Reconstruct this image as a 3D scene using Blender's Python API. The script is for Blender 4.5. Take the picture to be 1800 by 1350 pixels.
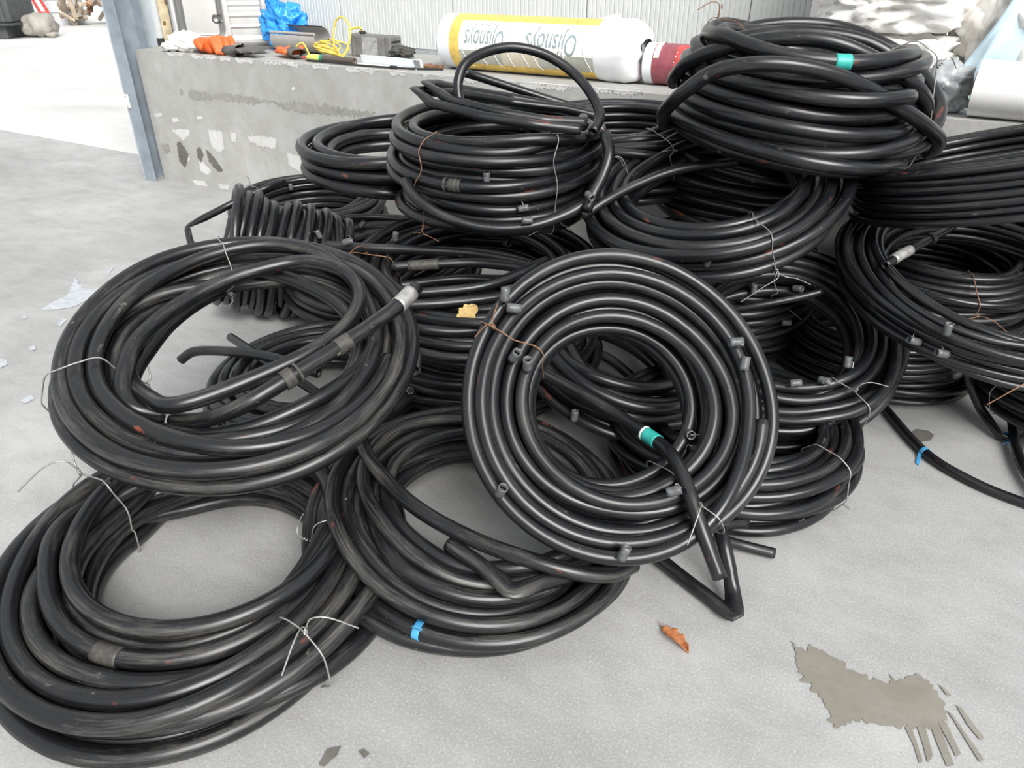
import bpy, bmesh, math, random
import numpy as np
from mathutils import Vector, Matrix, Euler

for o in list(bpy.data.objects):
    bpy.data.objects.remove(o, do_unlink=True)
SC = bpy.context.scene
COL = SC.collection
PI = math.pi

# ------------------------------------------------------------------ camera
cam_d = bpy.data.cameras.new('camera')
cam = bpy.data.objects.new('camera', cam_d)
COL.objects.link(cam)
cam.location = (0, 0, 1.55)
cam.rotation_euler = (math.radians(60), 0, 0)
cam_d.sensor_fit = 'HORIZONTAL'
cam_d.sensor_width = 36.0
cam_d.lens = 36.0 * 1300.0 / 1800.0
cam_d.clip_start = 0.05
cam_d.clip_end = 300
SC.camera = cam

# ------------------------------------------------------------------ sky, sun, exposure
W = bpy.data.worlds.new('sky')
SC.world = W
W.use_nodes = True
_bg = W.node_tree.nodes['Background']
_bg.inputs[0].default_value = (0.93, 0.965, 1.0, 1)
_bg.inputs[1].default_value = 0.62
sun_d = bpy.data.lights.new('sun', 'SUN')
sun = bpy.data.objects.new('sun', sun_d)
COL.objects.link(sun)
sun_d.energy = 4.0
sun_d.angle = math.radians(32)
sun_d.color = (1.0, 0.985, 0.96)
sun.rotation_euler = Vector((-0.30, 0.78, -0.66)).to_track_quat('-Z', 'Y').to_euler()

SC.view_settings.view_transform = 'Standard'
SC.view_settings.look = 'None'
SC.view_settings.gamma = 1.0
SC.view_settings.use_curve_mapping = False
SC.view_settings.exposure = 0.42

# ------------------------------------------------------------------ helpers: materials
def mat(name):
    m = bpy.data.materials.new(name)
    m.use_nodes = True
    nt = m.node_tree
    return m, nt, nt.nodes['Principled BSDF']

def plain(name, col, rough=0.6, metal=0.0, bump=0.0, scale=40.0, var=0.12, spec=0.5, coat=0.0, trans=0.0):
    m, nt, b = mat(name)
    N, L = nt.nodes, nt.links
    tc = N.new('ShaderNodeTexCoord')
    no = N.new('ShaderNodeTexNoise')
    no.inputs['Scale'].default_value = scale
    no.inputs['Detail'].default_value = 5
    L.new(tc.outputs['Object'], no.inputs['Vector'])
    r = N.new('ShaderNodeValToRGB')
    c = Vector(col[:3])
    r.color_ramp.elements[0].position = 0.3
    r.color_ramp.elements[1].position = 0.7
    r.color_ramp.elements[0].color = (*(c * (1 - var)), 1)
    r.color_ramp.elements[1].color = (*(min(1, x * (1 + var)) for x in c), 1)
    L.new(no.outputs['Fac'], r.inputs['Fac'])
    L.new(r.outputs['Color'], b.inputs['Base Color'])
    b.inputs['Roughness'].default_value = rough
    b.inputs['Metallic'].default_value = metal
    b.inputs['Specular IOR Level'].default_value = spec
    b.inputs['Coat Weight'].default_value = coat
    b.inputs['Transmission Weight'].default_value = trans
    if bump:
        bp = N.new('ShaderNodeBump')
        bp.inputs['Strength'].default_value = bump
        bp.inputs['Distance'].default_value = 0.004
        L.new(no.outputs['Fac'], bp.inputs['Height'])
        L.new(bp.outputs['Normal'], b.inputs['Normal'])
    return m

def node(nt, kind, **kw):
    n = nt.nodes.new(kind)
    for k, v in kw.items():
        if k in n.inputs:
            n.inputs[k].default_value = v
        else:
            setattr(n, k, v)
    return n

def ramp(nt, src, stops):
    r = nt.nodes.new('ShaderNodeValToRGB')
    e = r.color_ramp.elements
    while len(e) < len(stops):
        e.new(0.5)
    for i, (p, c) in enumerate(stops):
        e[i].position = p
        e[i].color = (c, c, c, 1) if not hasattr(c, '__len__') else (*c, 1)
    nt.links.new(src, r.inputs['Fac'])
    return r.outputs['Color']

def mixc(nt, fac, a, b):
    m = nt.nodes.new('ShaderNodeMix')
    m.data_type = 'RGBA'
    for s, v in ((0, fac), (6, a), (7, b)):
        if hasattr(v, 'is_linked') or hasattr(v, 'links'):
            nt.links.new(v, m.inputs[s])
        elif hasattr(v, '__len__'):
            m.inputs[s].default_value = (*v[:3], 1)
        else:
            m.inputs[s].default_value = v
    return m.outputs[2]

def noise(nt, vec, scale, detail=5, rough=0.55, dist=0.0):
    n = node(nt, 'ShaderNodeTexNoise', Scale=scale, Detail=detail, Roughness=rough, Distortion=dist)
    nt.links.new(vec, n.inputs['Vector'])
    return n.outputs['Fac']

def mapped(nt, out, scale=(1, 1, 1), loc=(0, 0, 0), rot=(0, 0, 0)):
    m = nt.nodes.new('ShaderNodeMapping')
    m.inputs['Scale'].default_value = scale
    m.inputs['Location'].default_value = loc
    m.inputs['Rotation'].default_value = rot
    nt.links.new(out, m.inputs['Vector'])
    return m.outputs['Vector']

def pipe_material(name, dust, red=0.5, base=(0.0048, 0.0051, 0.0062)):
    """black polyethylene pipe: UV u = metres along the pipe, v = around it"""
    m, nt, b = mat(name)
    L = nt.links
    uv = nt.nodes.new('ShaderNodeUVMap').outputs['UV']
    tc = nt.nodes.new('ShaderNodeTexCoord').outputs['Object']
    streak = noise(nt, mapped(nt, uv, (5.0, 26.0, 1)), 1.0, 6, 0.7)
    blot = noise(nt, mapped(nt, uv, (2.6, 3.5, 1), (1.7, 0.3, 0)), 1.0, 7, 0.72)
    spots = noise(nt, tc, 70.0, 3, 0.6)
    c1 = mixc(nt, ramp(nt, streak, [(0.36, 0.0), (0.75, 1.0)]), base, tuple(x * 2.3 for x in base))
    dustm = ramp(nt, blot, [(0.50, 0.0), (0.74, dust)])
    dm = nt.nodes.new('ShaderNodeMath'); dm.operation = 'MULTIPLY'
    L.new(dustm, dm.inputs[0])
    L.new(ramp(nt, streak, [(0.34, 0.15), (0.66, 1.0)]), dm.inputs[1])
    c2 = mixc(nt, dm.outputs[0], c1, (0.19, 0.178, 0.155))
    sp = ramp(nt, spots, [(0.71, 0.0), (0.78, 0.55)])
    c3 = mixc(nt, sp, c2, (0.21, 0.195, 0.165))
    redn = noise(nt, mapped(nt, uv, (7.0, 2.2, 1), (3.1, 0.7, 0)), 1.0, 2, 0.5)
    rm = nt.nodes.new('ShaderNodeMath'); rm.operation = 'MULTIPLY'
    L.new(ramp(nt, redn, [(0.70, 0.0), (0.74, red)]), rm.inputs[0])
    L.new(ramp(nt, spots, [(0.35, 0.25), (0.55, 1.0)]), rm.inputs[1])
    c4 = mixc(nt, rm.outputs[0], c3, (0.23, 0.055, 0.032))
    cream = noise(nt, mapped(nt, uv, (11.0, 2.6, 1), (8.3, 2.9, 0)), 1.0, 4, 0.6)
    cm = nt.nodes.new('ShaderNodeMath'); cm.operation = 'MULTIPLY'
    L.new(ramp(nt, cream, [(0.67, 0.0), (0.73, 0.2 + dust * 0.6)]), cm.inputs[0])
    L.new(ramp(nt, spots, [(0.40, 0.0), (0.58, 1.0)]), cm.inputs[1])
    c4 = mixc(nt, cm.outputs[0], c4, (0.30, 0.275, 0.225))
    scr = noise(nt, mapped(nt, uv, (1.6, 60.0, 1)), 1.0, 3, 0.6)
    c4 = mixc(nt, ramp(nt, scr, [(0.66, 0.0), (0.76, 0.35 * dust + 0.06)]), c4, (0.17, 0.165, 0.155))
    L.new(c4, b.inputs['Base Color'])
    L.new(ramp(nt, blot, [(0.35, 0.24), (0.75, 0.46)]), b.inputs['Roughness'])
    b.inputs['Specular IOR Level'].default_value = 0.5
    bp = nt.nodes.new('ShaderNodeBump')
    bp.inputs['Strength'].default_value = 0.12
    bp.inputs['Distance'].default_value = 0.003
    L.new(streak, bp.inputs['Height'])
    L.new(bp.outputs['Normal'], b.inputs['Normal'])
    return m

M = {}
M['pipe'] = pipe_material('black_pipe', 0.42)
M['pipe_dusty'] = pipe_material('dusty_black_pipe', 0.85, 0.75, (0.0062, 0.0064, 0.0072))
M['pipe_clean'] = pipe_material('clean_black_pipe', 0.16, 0.3, (0.004, 0.0043, 0.0052))
M['wire'] = plain('galvanised_wire', (0.36, 0.35, 0.33), 0.42, 0.6, var=0.3, scale=60)
M['rust_wire'] = plain('rusty_wire', (0.22, 0.115, 0.065), 0.75, 0.2, var=0.45, scale=50)
M['tag'] = plain('grey_tube_offcut', (0.095, 0.097, 0.10), 0.42, var=0.35, scale=70)
M['blue_tape'] = plain('blue_tape', (0.06, 0.33, 0.62), 0.45)
M['green_tape'] = plain('green_tape', (0.03, 0.36, 0.31), 0.45)
M['tape_white'] = plain('white_tape', (0.62, 0.66, 0.64), 0.5)
M['metal_fit'] = plain('galvanised_fitting', (0.38, 0.37, 0.35), 0.45, 0.5, var=0.35, scale=45)
M['brown_fit'] = plain('dirty_clamp', (0.055, 0.051, 0.045), 0.6, 0.0, var=0.4, scale=60)

# ------------------------------------------------------------------ helpers: objects
def tag(o, label=None, cat=None, group=None, kind=None):
    if label: o['label'] = label
    if cat: o['category'] = cat
    if group: o['group'] = group
    if kind: o['kind'] = kind
    return o

def empty(name, loc=(0, 0, 0), rot=(0, 0, 0)):
    o = bpy.data.objects.new(name, None)
    o.empty_display_size = 0.1
    COL.objects.link(o)
    o.location = loc
    o.rotation_euler = rot
    return o

def link(name, me, material, parent=None, smooth=True):
    o = bpy.data.objects.new(name, me)
    COL.objects.link(o)
    if material is not None:
        me.materials.append(material)
    if smooth:
        me.polygons.foreach_set('use_smooth', np.ones(len(me.polygons), dtype=bool))
    if parent is not None:
        o.parent = parent
    return o

def pymesh(name, verts, faces, material, parent=None, smooth=False, loc=None):
    me = bpy.data.meshes.new(name)
    me.from_pydata([tuple(v) for v in verts], [], faces)
    me.update()
    o = link(name, me, material, parent, smooth)
    if loc is not None:
        o.location = loc
    return o

def bmobj(name, bm, material, parent=None, smooth=False):
    me = bpy.data.meshes.new(name)
    bmesh.ops.recalc_face_normals(bm, faces=bm.faces)
    bm.to_mesh(me)
    bm.free()
    return link(name, me, material, parent, smooth)

def add_box(bm, size, center=(0, 0, 0), rot=None, bevel=0.0):
    r = bmesh.ops.create_cube(bm, size=1.0)
    vs = r['verts']
    for v in vs:
        v.co = Vector((v.co.x * size[0], v.co.y * size[1], v.co.z * size[2]))
    if bevel:
        es = list({e for v in vs for e in v.link_edges})
        rb = bmesh.ops.bevel(bm, geom=es, offset=bevel, segments=2, affect='EDGES', profile=0.5)
        vs = list({v for f in rb['faces'] for v in f.verts} | {v for v in vs if v.is_valid})
    mt = Matrix.Translation(center)
    if rot is not None:
        mt = mt @ Euler(rot).to_matrix().to_4x4()
    for v in vs:
        v.co = mt @ v.co

def box(name, size, center, material, parent=None, rot=None, bevel=0.0):
    bm = bmesh.new()
    add_box(bm, size, center, rot, bevel)
    return bmobj(name, bm, material, parent)

def upsample(P, f=2):
    """Catmull-Rom"""
    P = np.asarray(P, float)
    n = len(P)
    if n < 3:
        return P
    Q = np.vstack([2 * P[0] - P[1], P, 2 * P[-1] - P[-2]])
    out = []
    for k in range(f):
        t = k / f
        a, b, c, d = Q[:-3], Q[1:-2], Q[2:-1], Q[3:]
        out.append(0.5 * ((2 * b) + (-a + c) * t + (2 * a - 5 * b + 4 * c - d) * t * t + (-a + 3 * b - 3 * c + d) * t ** 3))
    R = np.stack(out, 1).reshape(-1, P.shape[1])
    return np.vstack([R, P[-1:]])

def resample(P, step):
    P = np.asarray(P, float)
    d = np.r_[0, np.cumsum(np.linalg.norm(np.diff(P, axis=0), axis=1))]
    n = max(3, int(round(d[-1] / step)) + 1)
    s = np.linspace(0, d[-1], n)
    return np.stack([np.interp(s, d, P[:, k]) for k in range(P.shape[1])], 1)

def tube_arrays(P, rad, sides, ref=None, wall=0.0, flat=None):
    """vertices, quads, uvs of a tube along P; hollow ends when wall > 0"""
    P = np.asarray(P, float)
    n = len(P)
    T = np.gradient(P, axis=0)
    T /= np.linalg.norm(T, axis=1)[:, None] + 1e-12
    if ref is not None:
        B = np.asarray(ref, float)[None] - (T @ np.asarray(ref, float))[:, None] * T
        B /= np.linalg.norm(B, axis=1)[:, None] + 1e-12
    else:
        B = np.zeros_like(P)
        r = np.array([0, 0, 1.0])
        if abs(T[0] @ r) > 0.9:
            r = np.array([1.0, 0, 0])
        for i in range(n):
            r = r - (r @ T[i]) * T[i]
            r /= np.linalg.norm(r) + 1e-12
            B[i] = r
    A = np.cross(B, T)
    rad = np.broadcast_to(np.asarray(rad, float), (n,))
    ang = np.arange(sides) * 2 * PI / sides
    fl = np.ones(n) if flat is None else np.asarray(flat, float)
    ca, sa = np.cos(ang), np.sin(ang)
    wide = 1 + (1 - fl) * 0.5
    V = P[:, None] + rad[:, None, None] * (ca[None, :, None] * A[:, None] * wide[:, None, None] + sa[None, :, None] * B[:, None] * fl[:, None, None])
    V = V.reshape(-1, 3)
    i = np.arange(n - 1)[:, None] * sides
    j = np.arange(sides)[None]
    j2 = (j + 1) % sides
    quads = np.stack([i + j, i + j2, i + sides + j2, i + sides + j], -1).reshape(-1, 4)
    s = np.r_[0, np.cumsum(np.linalg.norm(np.diff(P, axis=0), axis=1))]
    u = np.stack([np.broadcast_to(x, (n - 1, sides)) for x in (s[:-1, None], s[:-1, None], s[1:, None], s[1:, None])], -1).reshape(-1)
    v = np.stack([np.broadcast_to(x, (n - 1, sides)) for x in (j / sides, (j + 1) / sides, (j + 1) / sides, j / sides)], -1).reshape(-1)
    UV = np.stack([u, v], -1)
    if wall > 0:
        base = len(V)
        k = 1 - wall / rad[0]
        extra = []
        eq = []
        for (e, inn, sgn) in ((0, min(2, n - 1), 1), (n - 1, max(0, n - 3), -1)):
            ring = V[e * sides:(e + 1) * sides]
            r1 = P[e] + (ring - P[e]) * k
            r2 = P[inn] + (V[inn * sides:(inn + 1) * sides] - P[inn]) * k
            o1 = base + len(extra) * sides
            extra += [r1, r2]
            for q in range(sides):
                q2 = (q + 1) % sides
                a, b_, c, d = e * sides + q, e * sides + q2, o1 + q2, o1 + q
                f, g = o1 + sides + q2, o1 + sides + q
                if sgn > 0:
                    eq += [(a, d, c, b_), (d, g, f, c)]
                else:
                    eq += [(a, b_, c, d), (d, c, f, g)]
            cap = o1 + sides
            mid = sides // 2
            for q in range(1, mid):
                quad = (cap + q - 1, cap + q, cap + sides - 1 - q, cap + (sides - q) % sides)
                eq.append(quad if sgn > 0 else quad[::-1])
        V = np.vstack([V] + extra)
        quads = np.vstack([quads, np.array(eq)])
        UV = np.vstack([UV, np.tile([0.0, 0.0], (len(eq) * 4, 1))])
    return V, quads, UV

def quad_mesh(name, V, Q, UV=None):
    me = bpy.data.meshes.new(name)
    me.vertices.add(len(V))
    me.vertices.foreach_set('co', np.asarray(V, np.float32).ravel())
    me.loops.add(len(Q) * 4)
    me.loops.foreach_set('vertex_index', np.asarray(Q, np.int32).ravel())
    me.polygons.add(len(Q))
    me.polygons.foreach_set('loop_start', np.arange(0, len(Q) * 4, 4, dtype=np.int32))
    me.update(calc_edges=True)
    if UV is not None:
        l = me.uv_layers.new(name='UVMap')
        l.data.foreach_set('uv', np.asarray(UV, np.float32).ravel())
    me.validate()
    return me

def tubes(name, lines, material, parent=None, sides=10, origin=(0, 0, 0)):
    """lines: list of (points, radius, ref, wall, flat) joined into ONE mesh"""
    VV, QQ, UU = [], [], []
    n = 0
    du = 0.0
    for (P, rad, ref, wall, flat) in lines:
        V, Q, U = tube_arrays(P, rad, sides, ref, wall, flat)
        VV.append(V - np.asarray(origin)); QQ.append(Q + n); UU.append(U + [du, 0])
        n += len(V)
        du += 7.37
    me = quad_mesh(name, np.vstack(VV), np.vstack(QQ), np.vstack(UU))
    o = link(name, me, material, None, True)
    if parent is not None:
        o.parent = parent
    return o

# ================================================================== the place: floor, kerb wall, panel wall
WALL_N = np.array([0.5015, 0.8652, 0.0])          # points from the hall to the yard
WALL_D = np.array([0.8652, -0.5015, 0.0])         # along the wall towards the right
WALL_P = np.array([-2.795, 5.984, 0.0])           # foot of the kerb wall at the steel post
WALL_H = 0.955
WALL_RZ = math.atan2(WALL_D[1], WALL_D[0])

def on_wall(s, d, z):
    """s metres along the wall from the post, d metres behind its front face, height z"""
    return WALL_P + WALL_D * s + WALL_N * d + np.array([0, 0, z])

def concrete(name, lo, hi, scale, speck=0.5, rough=(0.55, 0.85), stain=(0.2, 0.19, 0.17), stain_amt=0.3, bump=0.15):
    m, nt, b = mat(name)
    tc = nt.nodes.new('ShaderNodeTexCoord').outputs['Object']
    big = noise(nt, tc, scale, 8, 0.62, 0.6)
    med = noise(nt, mapped(nt, tc, (1, 2.2, 1), (4, 2, 0), (0, 0, 0.5)), scale * 4.5, 8, 0.68, 0.3)
    fine = noise(nt, tc, scale * 170, 3, 0.7)
    c = mixc(nt, ramp(nt, big, [(0.32, 0.0), (0.66, 1.0)]), lo, hi)
    c = mixc(nt, ramp(nt, med, [(0.42, 0.0), (0.72, stain_amt)]), c, stain)
    c = mixc(nt, ramp(nt, fine, [(0.52, 0.0), (0.70, speck)]), c, tuple(min(1, x * 1.45) for x in hi))
    c = mixc(nt, ramp(nt, fine, [(0.30, speck), (0.42, 0.0)]), c, tuple(x * 0.62 for x in lo))
    nt.links.new(c, b.inputs['Base Color'])
    nt.links.new(ramp(nt, med, [(0.3, rough[0]), (0.7, rough[1])]), b.inputs['Roughness'])
    bp = nt.nodes.new('ShaderNodeBump')
    bp.inputs['Strength'].default_value = bump
    bp.inputs['Distance'].default_value = 0.01
    nt.links.new(fine, bp.inputs['Height'])
    nt.links.new(bp.outputs['Normal'], b.inputs['Normal'])
    return m

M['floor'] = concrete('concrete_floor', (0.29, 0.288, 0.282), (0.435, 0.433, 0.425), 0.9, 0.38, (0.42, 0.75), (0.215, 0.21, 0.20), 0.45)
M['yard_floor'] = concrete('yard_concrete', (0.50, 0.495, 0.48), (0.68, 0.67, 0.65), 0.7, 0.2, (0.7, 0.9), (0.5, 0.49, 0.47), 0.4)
M['kerb'] = concrete('kerb_concrete', (0.33, 0.327, 0.31), (0.44, 0.436, 0.42), 1.6, 0.25, (0.7, 0.95), (0.25, 0.24, 0.215), 0.5, 0.3)
M['plaster'] = concrete('white_plaster_patch', (0.50, 0.495, 0.475), (0.62, 0.615, 0.60), 9, 0.2, (0.7, 0.95), (0.5, 0.48, 0.44), 0.3, 0.3)
M['panel'] = plain('white_panel', (0.58, 0.60, 0.58), 0.45, var=0.05, scale=3)
M['post'] = plain('blue_grey_steel', (0.24, 0.275, 0.31), 0.45, 0.0, var=0.18, scale=7)
M['post_light'] = plain('pale_blue_steel', (0.42, 0.47, 0.51), 0.45, 0.0, var=0.12, scale=7)
M['stain'] = concrete('wet_stain', (0.20, 0.182, 0.150), (0.27, 0.25, 0.215), 5, 0.6, (0.35, 0.6), (0.165, 0.15, 0.125), 0.4)
M['paint'] = plain('white_paint_splash', (0.44, 0.46, 0.49), 0.5, var=0.15, scale=30)
M['dark_stain'] = concrete('dark_stain', (0.09, 0.082, 0.072), (0.14, 0.13, 0.115), 8, 0.4)

# floor of the hall, split from the yard along the line of the wall
def wall_slab(name, s0, s1, d0, d1, z0, z1, material, parent=None, kind='structure'):
    o = box(name, (s1 - s0, d1 - d0, z1 - z0), ((s0 + s1) / 2, (d0 + d1) / 2, (z0 + z1) / 2), material, None)
    o.location = WALL_P
    o.rotation_euler = (0, 0, WALL_RZ)
    if parent is not None:
        o.parent = parent
        o.location = (0, 0, 0)
        o.rotation_euler = (0, 0, 0)
    elif kind:
        o['kind'] = kind
    return o

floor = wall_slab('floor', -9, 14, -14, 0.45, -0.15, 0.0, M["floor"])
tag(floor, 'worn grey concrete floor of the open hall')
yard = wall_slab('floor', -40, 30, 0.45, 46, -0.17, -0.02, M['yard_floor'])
tag(yard, 'bright pale concrete yard beyond the doorway')

kerb = wall_slab('wall_back', 0.0, 8.0, 0.0, 0.95, 0.0, WALL_H, M['kerb'])
tag(kerb, 'low thick concrete kerb wall behind the pipe heap')

def blob(name, pts, z, material, parent, n=6, rough=0.3, seed=0, matrix=None):
    """a thin flat patch with a ragged outline"""
    g = np.random.default_rng(seed)
    P = np.array(list(pts) + [pts[0]], float)
    P = resample(P, np.linalg.norm(np.ptp(P, axis=0)) / 60)[:-1]
    T_ = np.roll(P, -1, 0) - np.roll(P, 1, 0)
    T_ /= np.linalg.norm(T_, axis=1)[:, None] + 1e-9
    P = P + np.stack([-T_[:, 1], T_[:, 0]], 1) * (g.normal(0, rough * 0.6 * np.linalg.norm(np.ptp(P, axis=0)) / 60, len(P)))[:, None]
    bm = bmesh.new()
    top = [bm.verts.new((p[0], p[1], z)) for p in P]
    f = bm.faces.new(top)
    bmesh.ops.triangulate(bm, faces=[f])
    o = bmobj(name, bm, material, parent)
    return o

FLOOR_INV = Matrix.Rotation(-WALL_RZ, 4, 'Z') @ Matrix.Translation(-Vector(WALL_P))
def floor_blob(name, pts, material, rough=0.35, seed=0, z=0.002, label=None):
    q = [(FLOOR_INV @ Vector((x, y, 0)))[:2] for x, y in pts]
    o = blob(name, q, z + 0.0002 * (seed % 9), material, floor, rough=rough, seed=seed)
    if label:
        o['label'] = label
    return o
floor_blob('stain', [(0.726, 1.337), (0.739, 1.323), (0.761, 1.301), (0.773, 1.328), (0.794, 1.312), (0.827, 1.283), (0.857, 1.248), (0.887, 1.218), (0.919, 1.211), (0.966, 1.223), (1.01, 1.235), (1.029, 1.215), (1.033, 1.187), (1.038, 1.155), (1.028, 1.124), (1.002, 1.084), (0.976, 1.084), (0.937, 1.087), (0.898, 1.087), (0.85, 1.099), (0.798, 1.102), (0.742, 1.087), (0.753, 1.132), (0.743, 1.171), (0.723, 1.211), (0.716, 1.253), (0.727, 1.297)], M['stain'], 1.1, 1, label='wet brown splash stain on the concrete')
floor_blob('stain', [(0.912, 1.09), (0.928, 1.09), (0.914, 1.006), (0.903, 0.998), (0.911, 1.044)], M['stain'], 0.3, 2)
floor_blob('stain', [(0.941, 1.09), (0.96, 1.09), (0.942, 1.017), (0.922, 1.0), (0.933, 1.044)], M['stain'], 0.3, 3)
floor_blob('stain', [(0.973, 1.09), (0.994, 1.09), (0.978, 0.996), (0.96, 0.991), (0.966, 1.044)], M['stain'], 0.3, 4)
floor_blob('stain', [(0.995, 1.102), (1.014, 1.102), (1.007, 1.023), (0.992, 1.014), (0.994, 1.058)], M['stain'], 0.3, 5)
floor_blob('stain', [(1.032, 1.132), (1.038, 1.123), (1.051, 1.01), (1.038, 1.0), (1.035, 1.073)], M['stain'], 0.3, 6)
floor_blob('stain', [(1.061, 1.147), (1.07, 1.138), (1.08, 1.058), (1.068, 1.055), (1.06, 1.094)], M['stain'], 0.3, 7)
floor_blob('stain', [(1.048, 1.203), (1.054, 1.198), (1.063, 1.172), (1.052, 1.172)], M['stain'], 0.3, 8)
floor_blob('stain', [(0.94, 1.236), (0.945, 1.228), (0.95, 1.208), (0.939, 1.208)], M['stain'], 0.3, 9)
floor_blob('paint_splash', [(-2.388, 3.435), (-2.379, 3.542), (-2.35, 3.616), (-2.389, 3.733), (-2.439, 3.872), (-2.363, 3.773), (-2.292, 3.693), (-2.216, 3.725), (-2.194, 3.616), (-2.217, 3.542), (-2.239, 3.47), (-2.307, 3.435)], M['paint'], 0.6, 20)
floor_blob('paint_splash', [(-2.303, 3.941), (-2.313, 4.03), (-2.288, 4.012), (-2.269, 3.889)], M['paint'], 0.6, 21)
floor_blob('paint_splash', [(-2.283, 2.913), (-2.24, 2.892), (-2.21, 2.849), (-2.226, 2.818)], M['paint'], 0.6, 22)
floor_blob('paint_splash', [(-1.983, 2.547), (-1.963, 2.592), (-1.929, 2.56), (-1.948, 2.525)], M['paint'], 0.6, 23)
floor_blob('paint_splash', [(-2.213, 3.013), (-2.199, 3.036), (-2.167, 2.996), (-2.183, 2.979)], M['paint'], 0.6, 24)
floor_blob('paint_splash', [(-2.435, 3.346), (-2.424, 3.366), (-2.399, 3.332), (-2.414, 3.319)], M['paint'], 0.6, 25)
floor_blob('paint_splash', [(-2.218, 3.267), (-2.219, 3.332), (-2.192, 3.313), (-2.184, 3.235)], M['paint'], 0.6, 26)
floor_blob('stain', [(1.496, 2.313), (1.534, 2.34), (1.572, 2.328), (1.578, 2.298), (1.549, 2.264), (1.51, 2.253), (1.491, 2.275)], M['dark_stain'], 0.7, 40)
floor_blob('stain', [(-0.428, 0.996), (-0.417, 1.033), (-0.387, 1.041), (-0.392, 1.017), (-0.415, 0.991)], M['dark_stain'], 0.7, 41)
floor_blob('stain', [(-0.346, 1.028), (-0.334, 1.033), (-0.319, 1.022), (-0.33, 1.011)], M['dark_stain'], 0.7, 42)

M['scuff'] = concrete('dark_scuff', (0.20, 0.195, 0.175), (0.31, 0.305, 0.28), 14, 0.5, (0.7, 0.95), (0.36, 0.35, 0.32), 0.6, 0.3)
def wall_blob(name, pts, material, seed, off=0.0015):
    o = blob(name, pts, 0.0, material, kerb, rough=0.9 if name == 'scuff_mark' else 1.9, seed=seed)
    for v in o.data.vertices:
        v.co = (v.co.x, -off, v.co.y)
    return o
wall_blob('plaster_patch', [(0.222, 0.406), (0.333, 0.425), (0.445, 0.419), (0.392, 0.373), (0.329, 0.337), (0.275, 0.369)], M['plaster'], 0, 0.0012)
wall_blob('plaster_patch', [(0.64, 0.447), (0.787, 0.453), (0.78, 0.323), (0.711, 0.29), (0.641, 0.324)], M['plaster'], 1, 0.0016)
wall_blob('plaster_patch', [(0.876, 0.454), (0.94, 0.452), (0.917, 0.386), (0.87, 0.389)], M['plaster'], 2, 0.0020)
wall_blob('plaster_patch', [(1.054, 0.448), (1.248, 0.46), (1.346, 0.455), (1.313, 0.382), (1.186, 0.383), (1.066, 0.402)], M['plaster'], 3, 0.0024)
wall_blob('plaster_patch', [(0.265, 0.223), (0.336, 0.24), (0.369, 0.201), (0.296, 0.157), (0.25, 0.178)], M['plaster'], 4, 0.0012)
wall_blob('plaster_patch', [(1.42, 0.37), (1.551, 0.358), (1.614, 0.269), (1.503, 0.247), (1.418, 0.284)], M['plaster'], 5, 0.0016)
wall_blob('plaster_patch', [(0.337, 0.039), (0.483, 0.05), (0.509, 0.009), (0.37, -0.001)], M['plaster'], 6, 0.0020)
wall_blob('plaster_patch', [(0.643, 0.053), (0.767, 0.053), (0.738, 0.014), (0.65, 0.011)], M['plaster'], 7, 0.0024)
wall_blob('plaster_patch', [(0.537, 0.53), (0.602, 0.543), (0.607, 0.52), (0.543, 0.51)], M['plaster'], 8, 0.0012)
wall_blob('plaster_patch', [(0.252, 0.492), (0.321, 0.506), (0.338, 0.479), (0.26, 0.46)], M['plaster'], 9, 0.0016)
wall_blob('plaster_patch', [(0.047, 0.507), (0.146, 0.524), (0.149, 0.495), (0.065, 0.483)], M['plaster'], 10, 0.0020)
wall_blob('plaster_patch', [(1.546, 0.803), (1.578, 0.812), (1.584, 0.792), (1.552, 0.782)], M['plaster'], 11, 0.0024)
wall_blob('plaster_patch', [(0.472, 0.221), (0.587, 0.141), (0.537, 0.1), (0.455, 0.125)], M['plaster'], 12, 0.0012)
wall_blob('black_smudge', [(0.257, 0.317), (0.298, 0.321), (0.36, 0.234), (0.284, 0.121), (0.233, 0.167), (0.239, 0.263)], M['dark_stain'], 13, 0.0016)
wall_blob('black_smudge', [(0.467, 0.288), (0.512, 0.31), (0.532, 0.254), (0.487, 0.189), (0.458, 0.22)], M['dark_stain'], 14, 0.0020)
wall_blob('black_smudge', [(0.571, 0.3), (0.654, 0.242), (0.716, 0.157), (0.662, 0.142), (0.582, 0.209)], M['dark_stain'], 15, 0.0024)
wall_blob('scuff_mark', [(0.497, 0.697), (0.596, 0.719), (0.752, 0.7), (0.908, 0.72), (1.087, 0.711), (1.305, 0.709), (1.345, 0.694), (1.132, 0.67), (0.907, 0.674), (0.667, 0.655), (0.507, 0.65)], M['scuff'], 16, 0.0012)
wall_blob('scuff_mark', [(1.357, 0.703), (1.568, 0.712), (1.82, 0.719), (2.059, 0.711), (2.243, 0.706), (2.216, 0.677), (1.957, 0.667), (1.659, 0.655), (1.402, 0.662)], M['scuff'], 17, 0.0016)
wall_blob('scuff_mark', [(0.414, 0.706), (0.442, 0.716), (0.442, 0.677), (0.407, 0.666)], M['scuff'], 18, 0.0020)
wall_blob('scuff_mark', [(0.056, 0.274), (0.145, 0.296), (0.15, 0.236), (0.074, 0.21)], M['scuff'], 19, 0.0024)
rg_ = random.Random(3)
x_ = 0.35
k_ = 0
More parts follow.
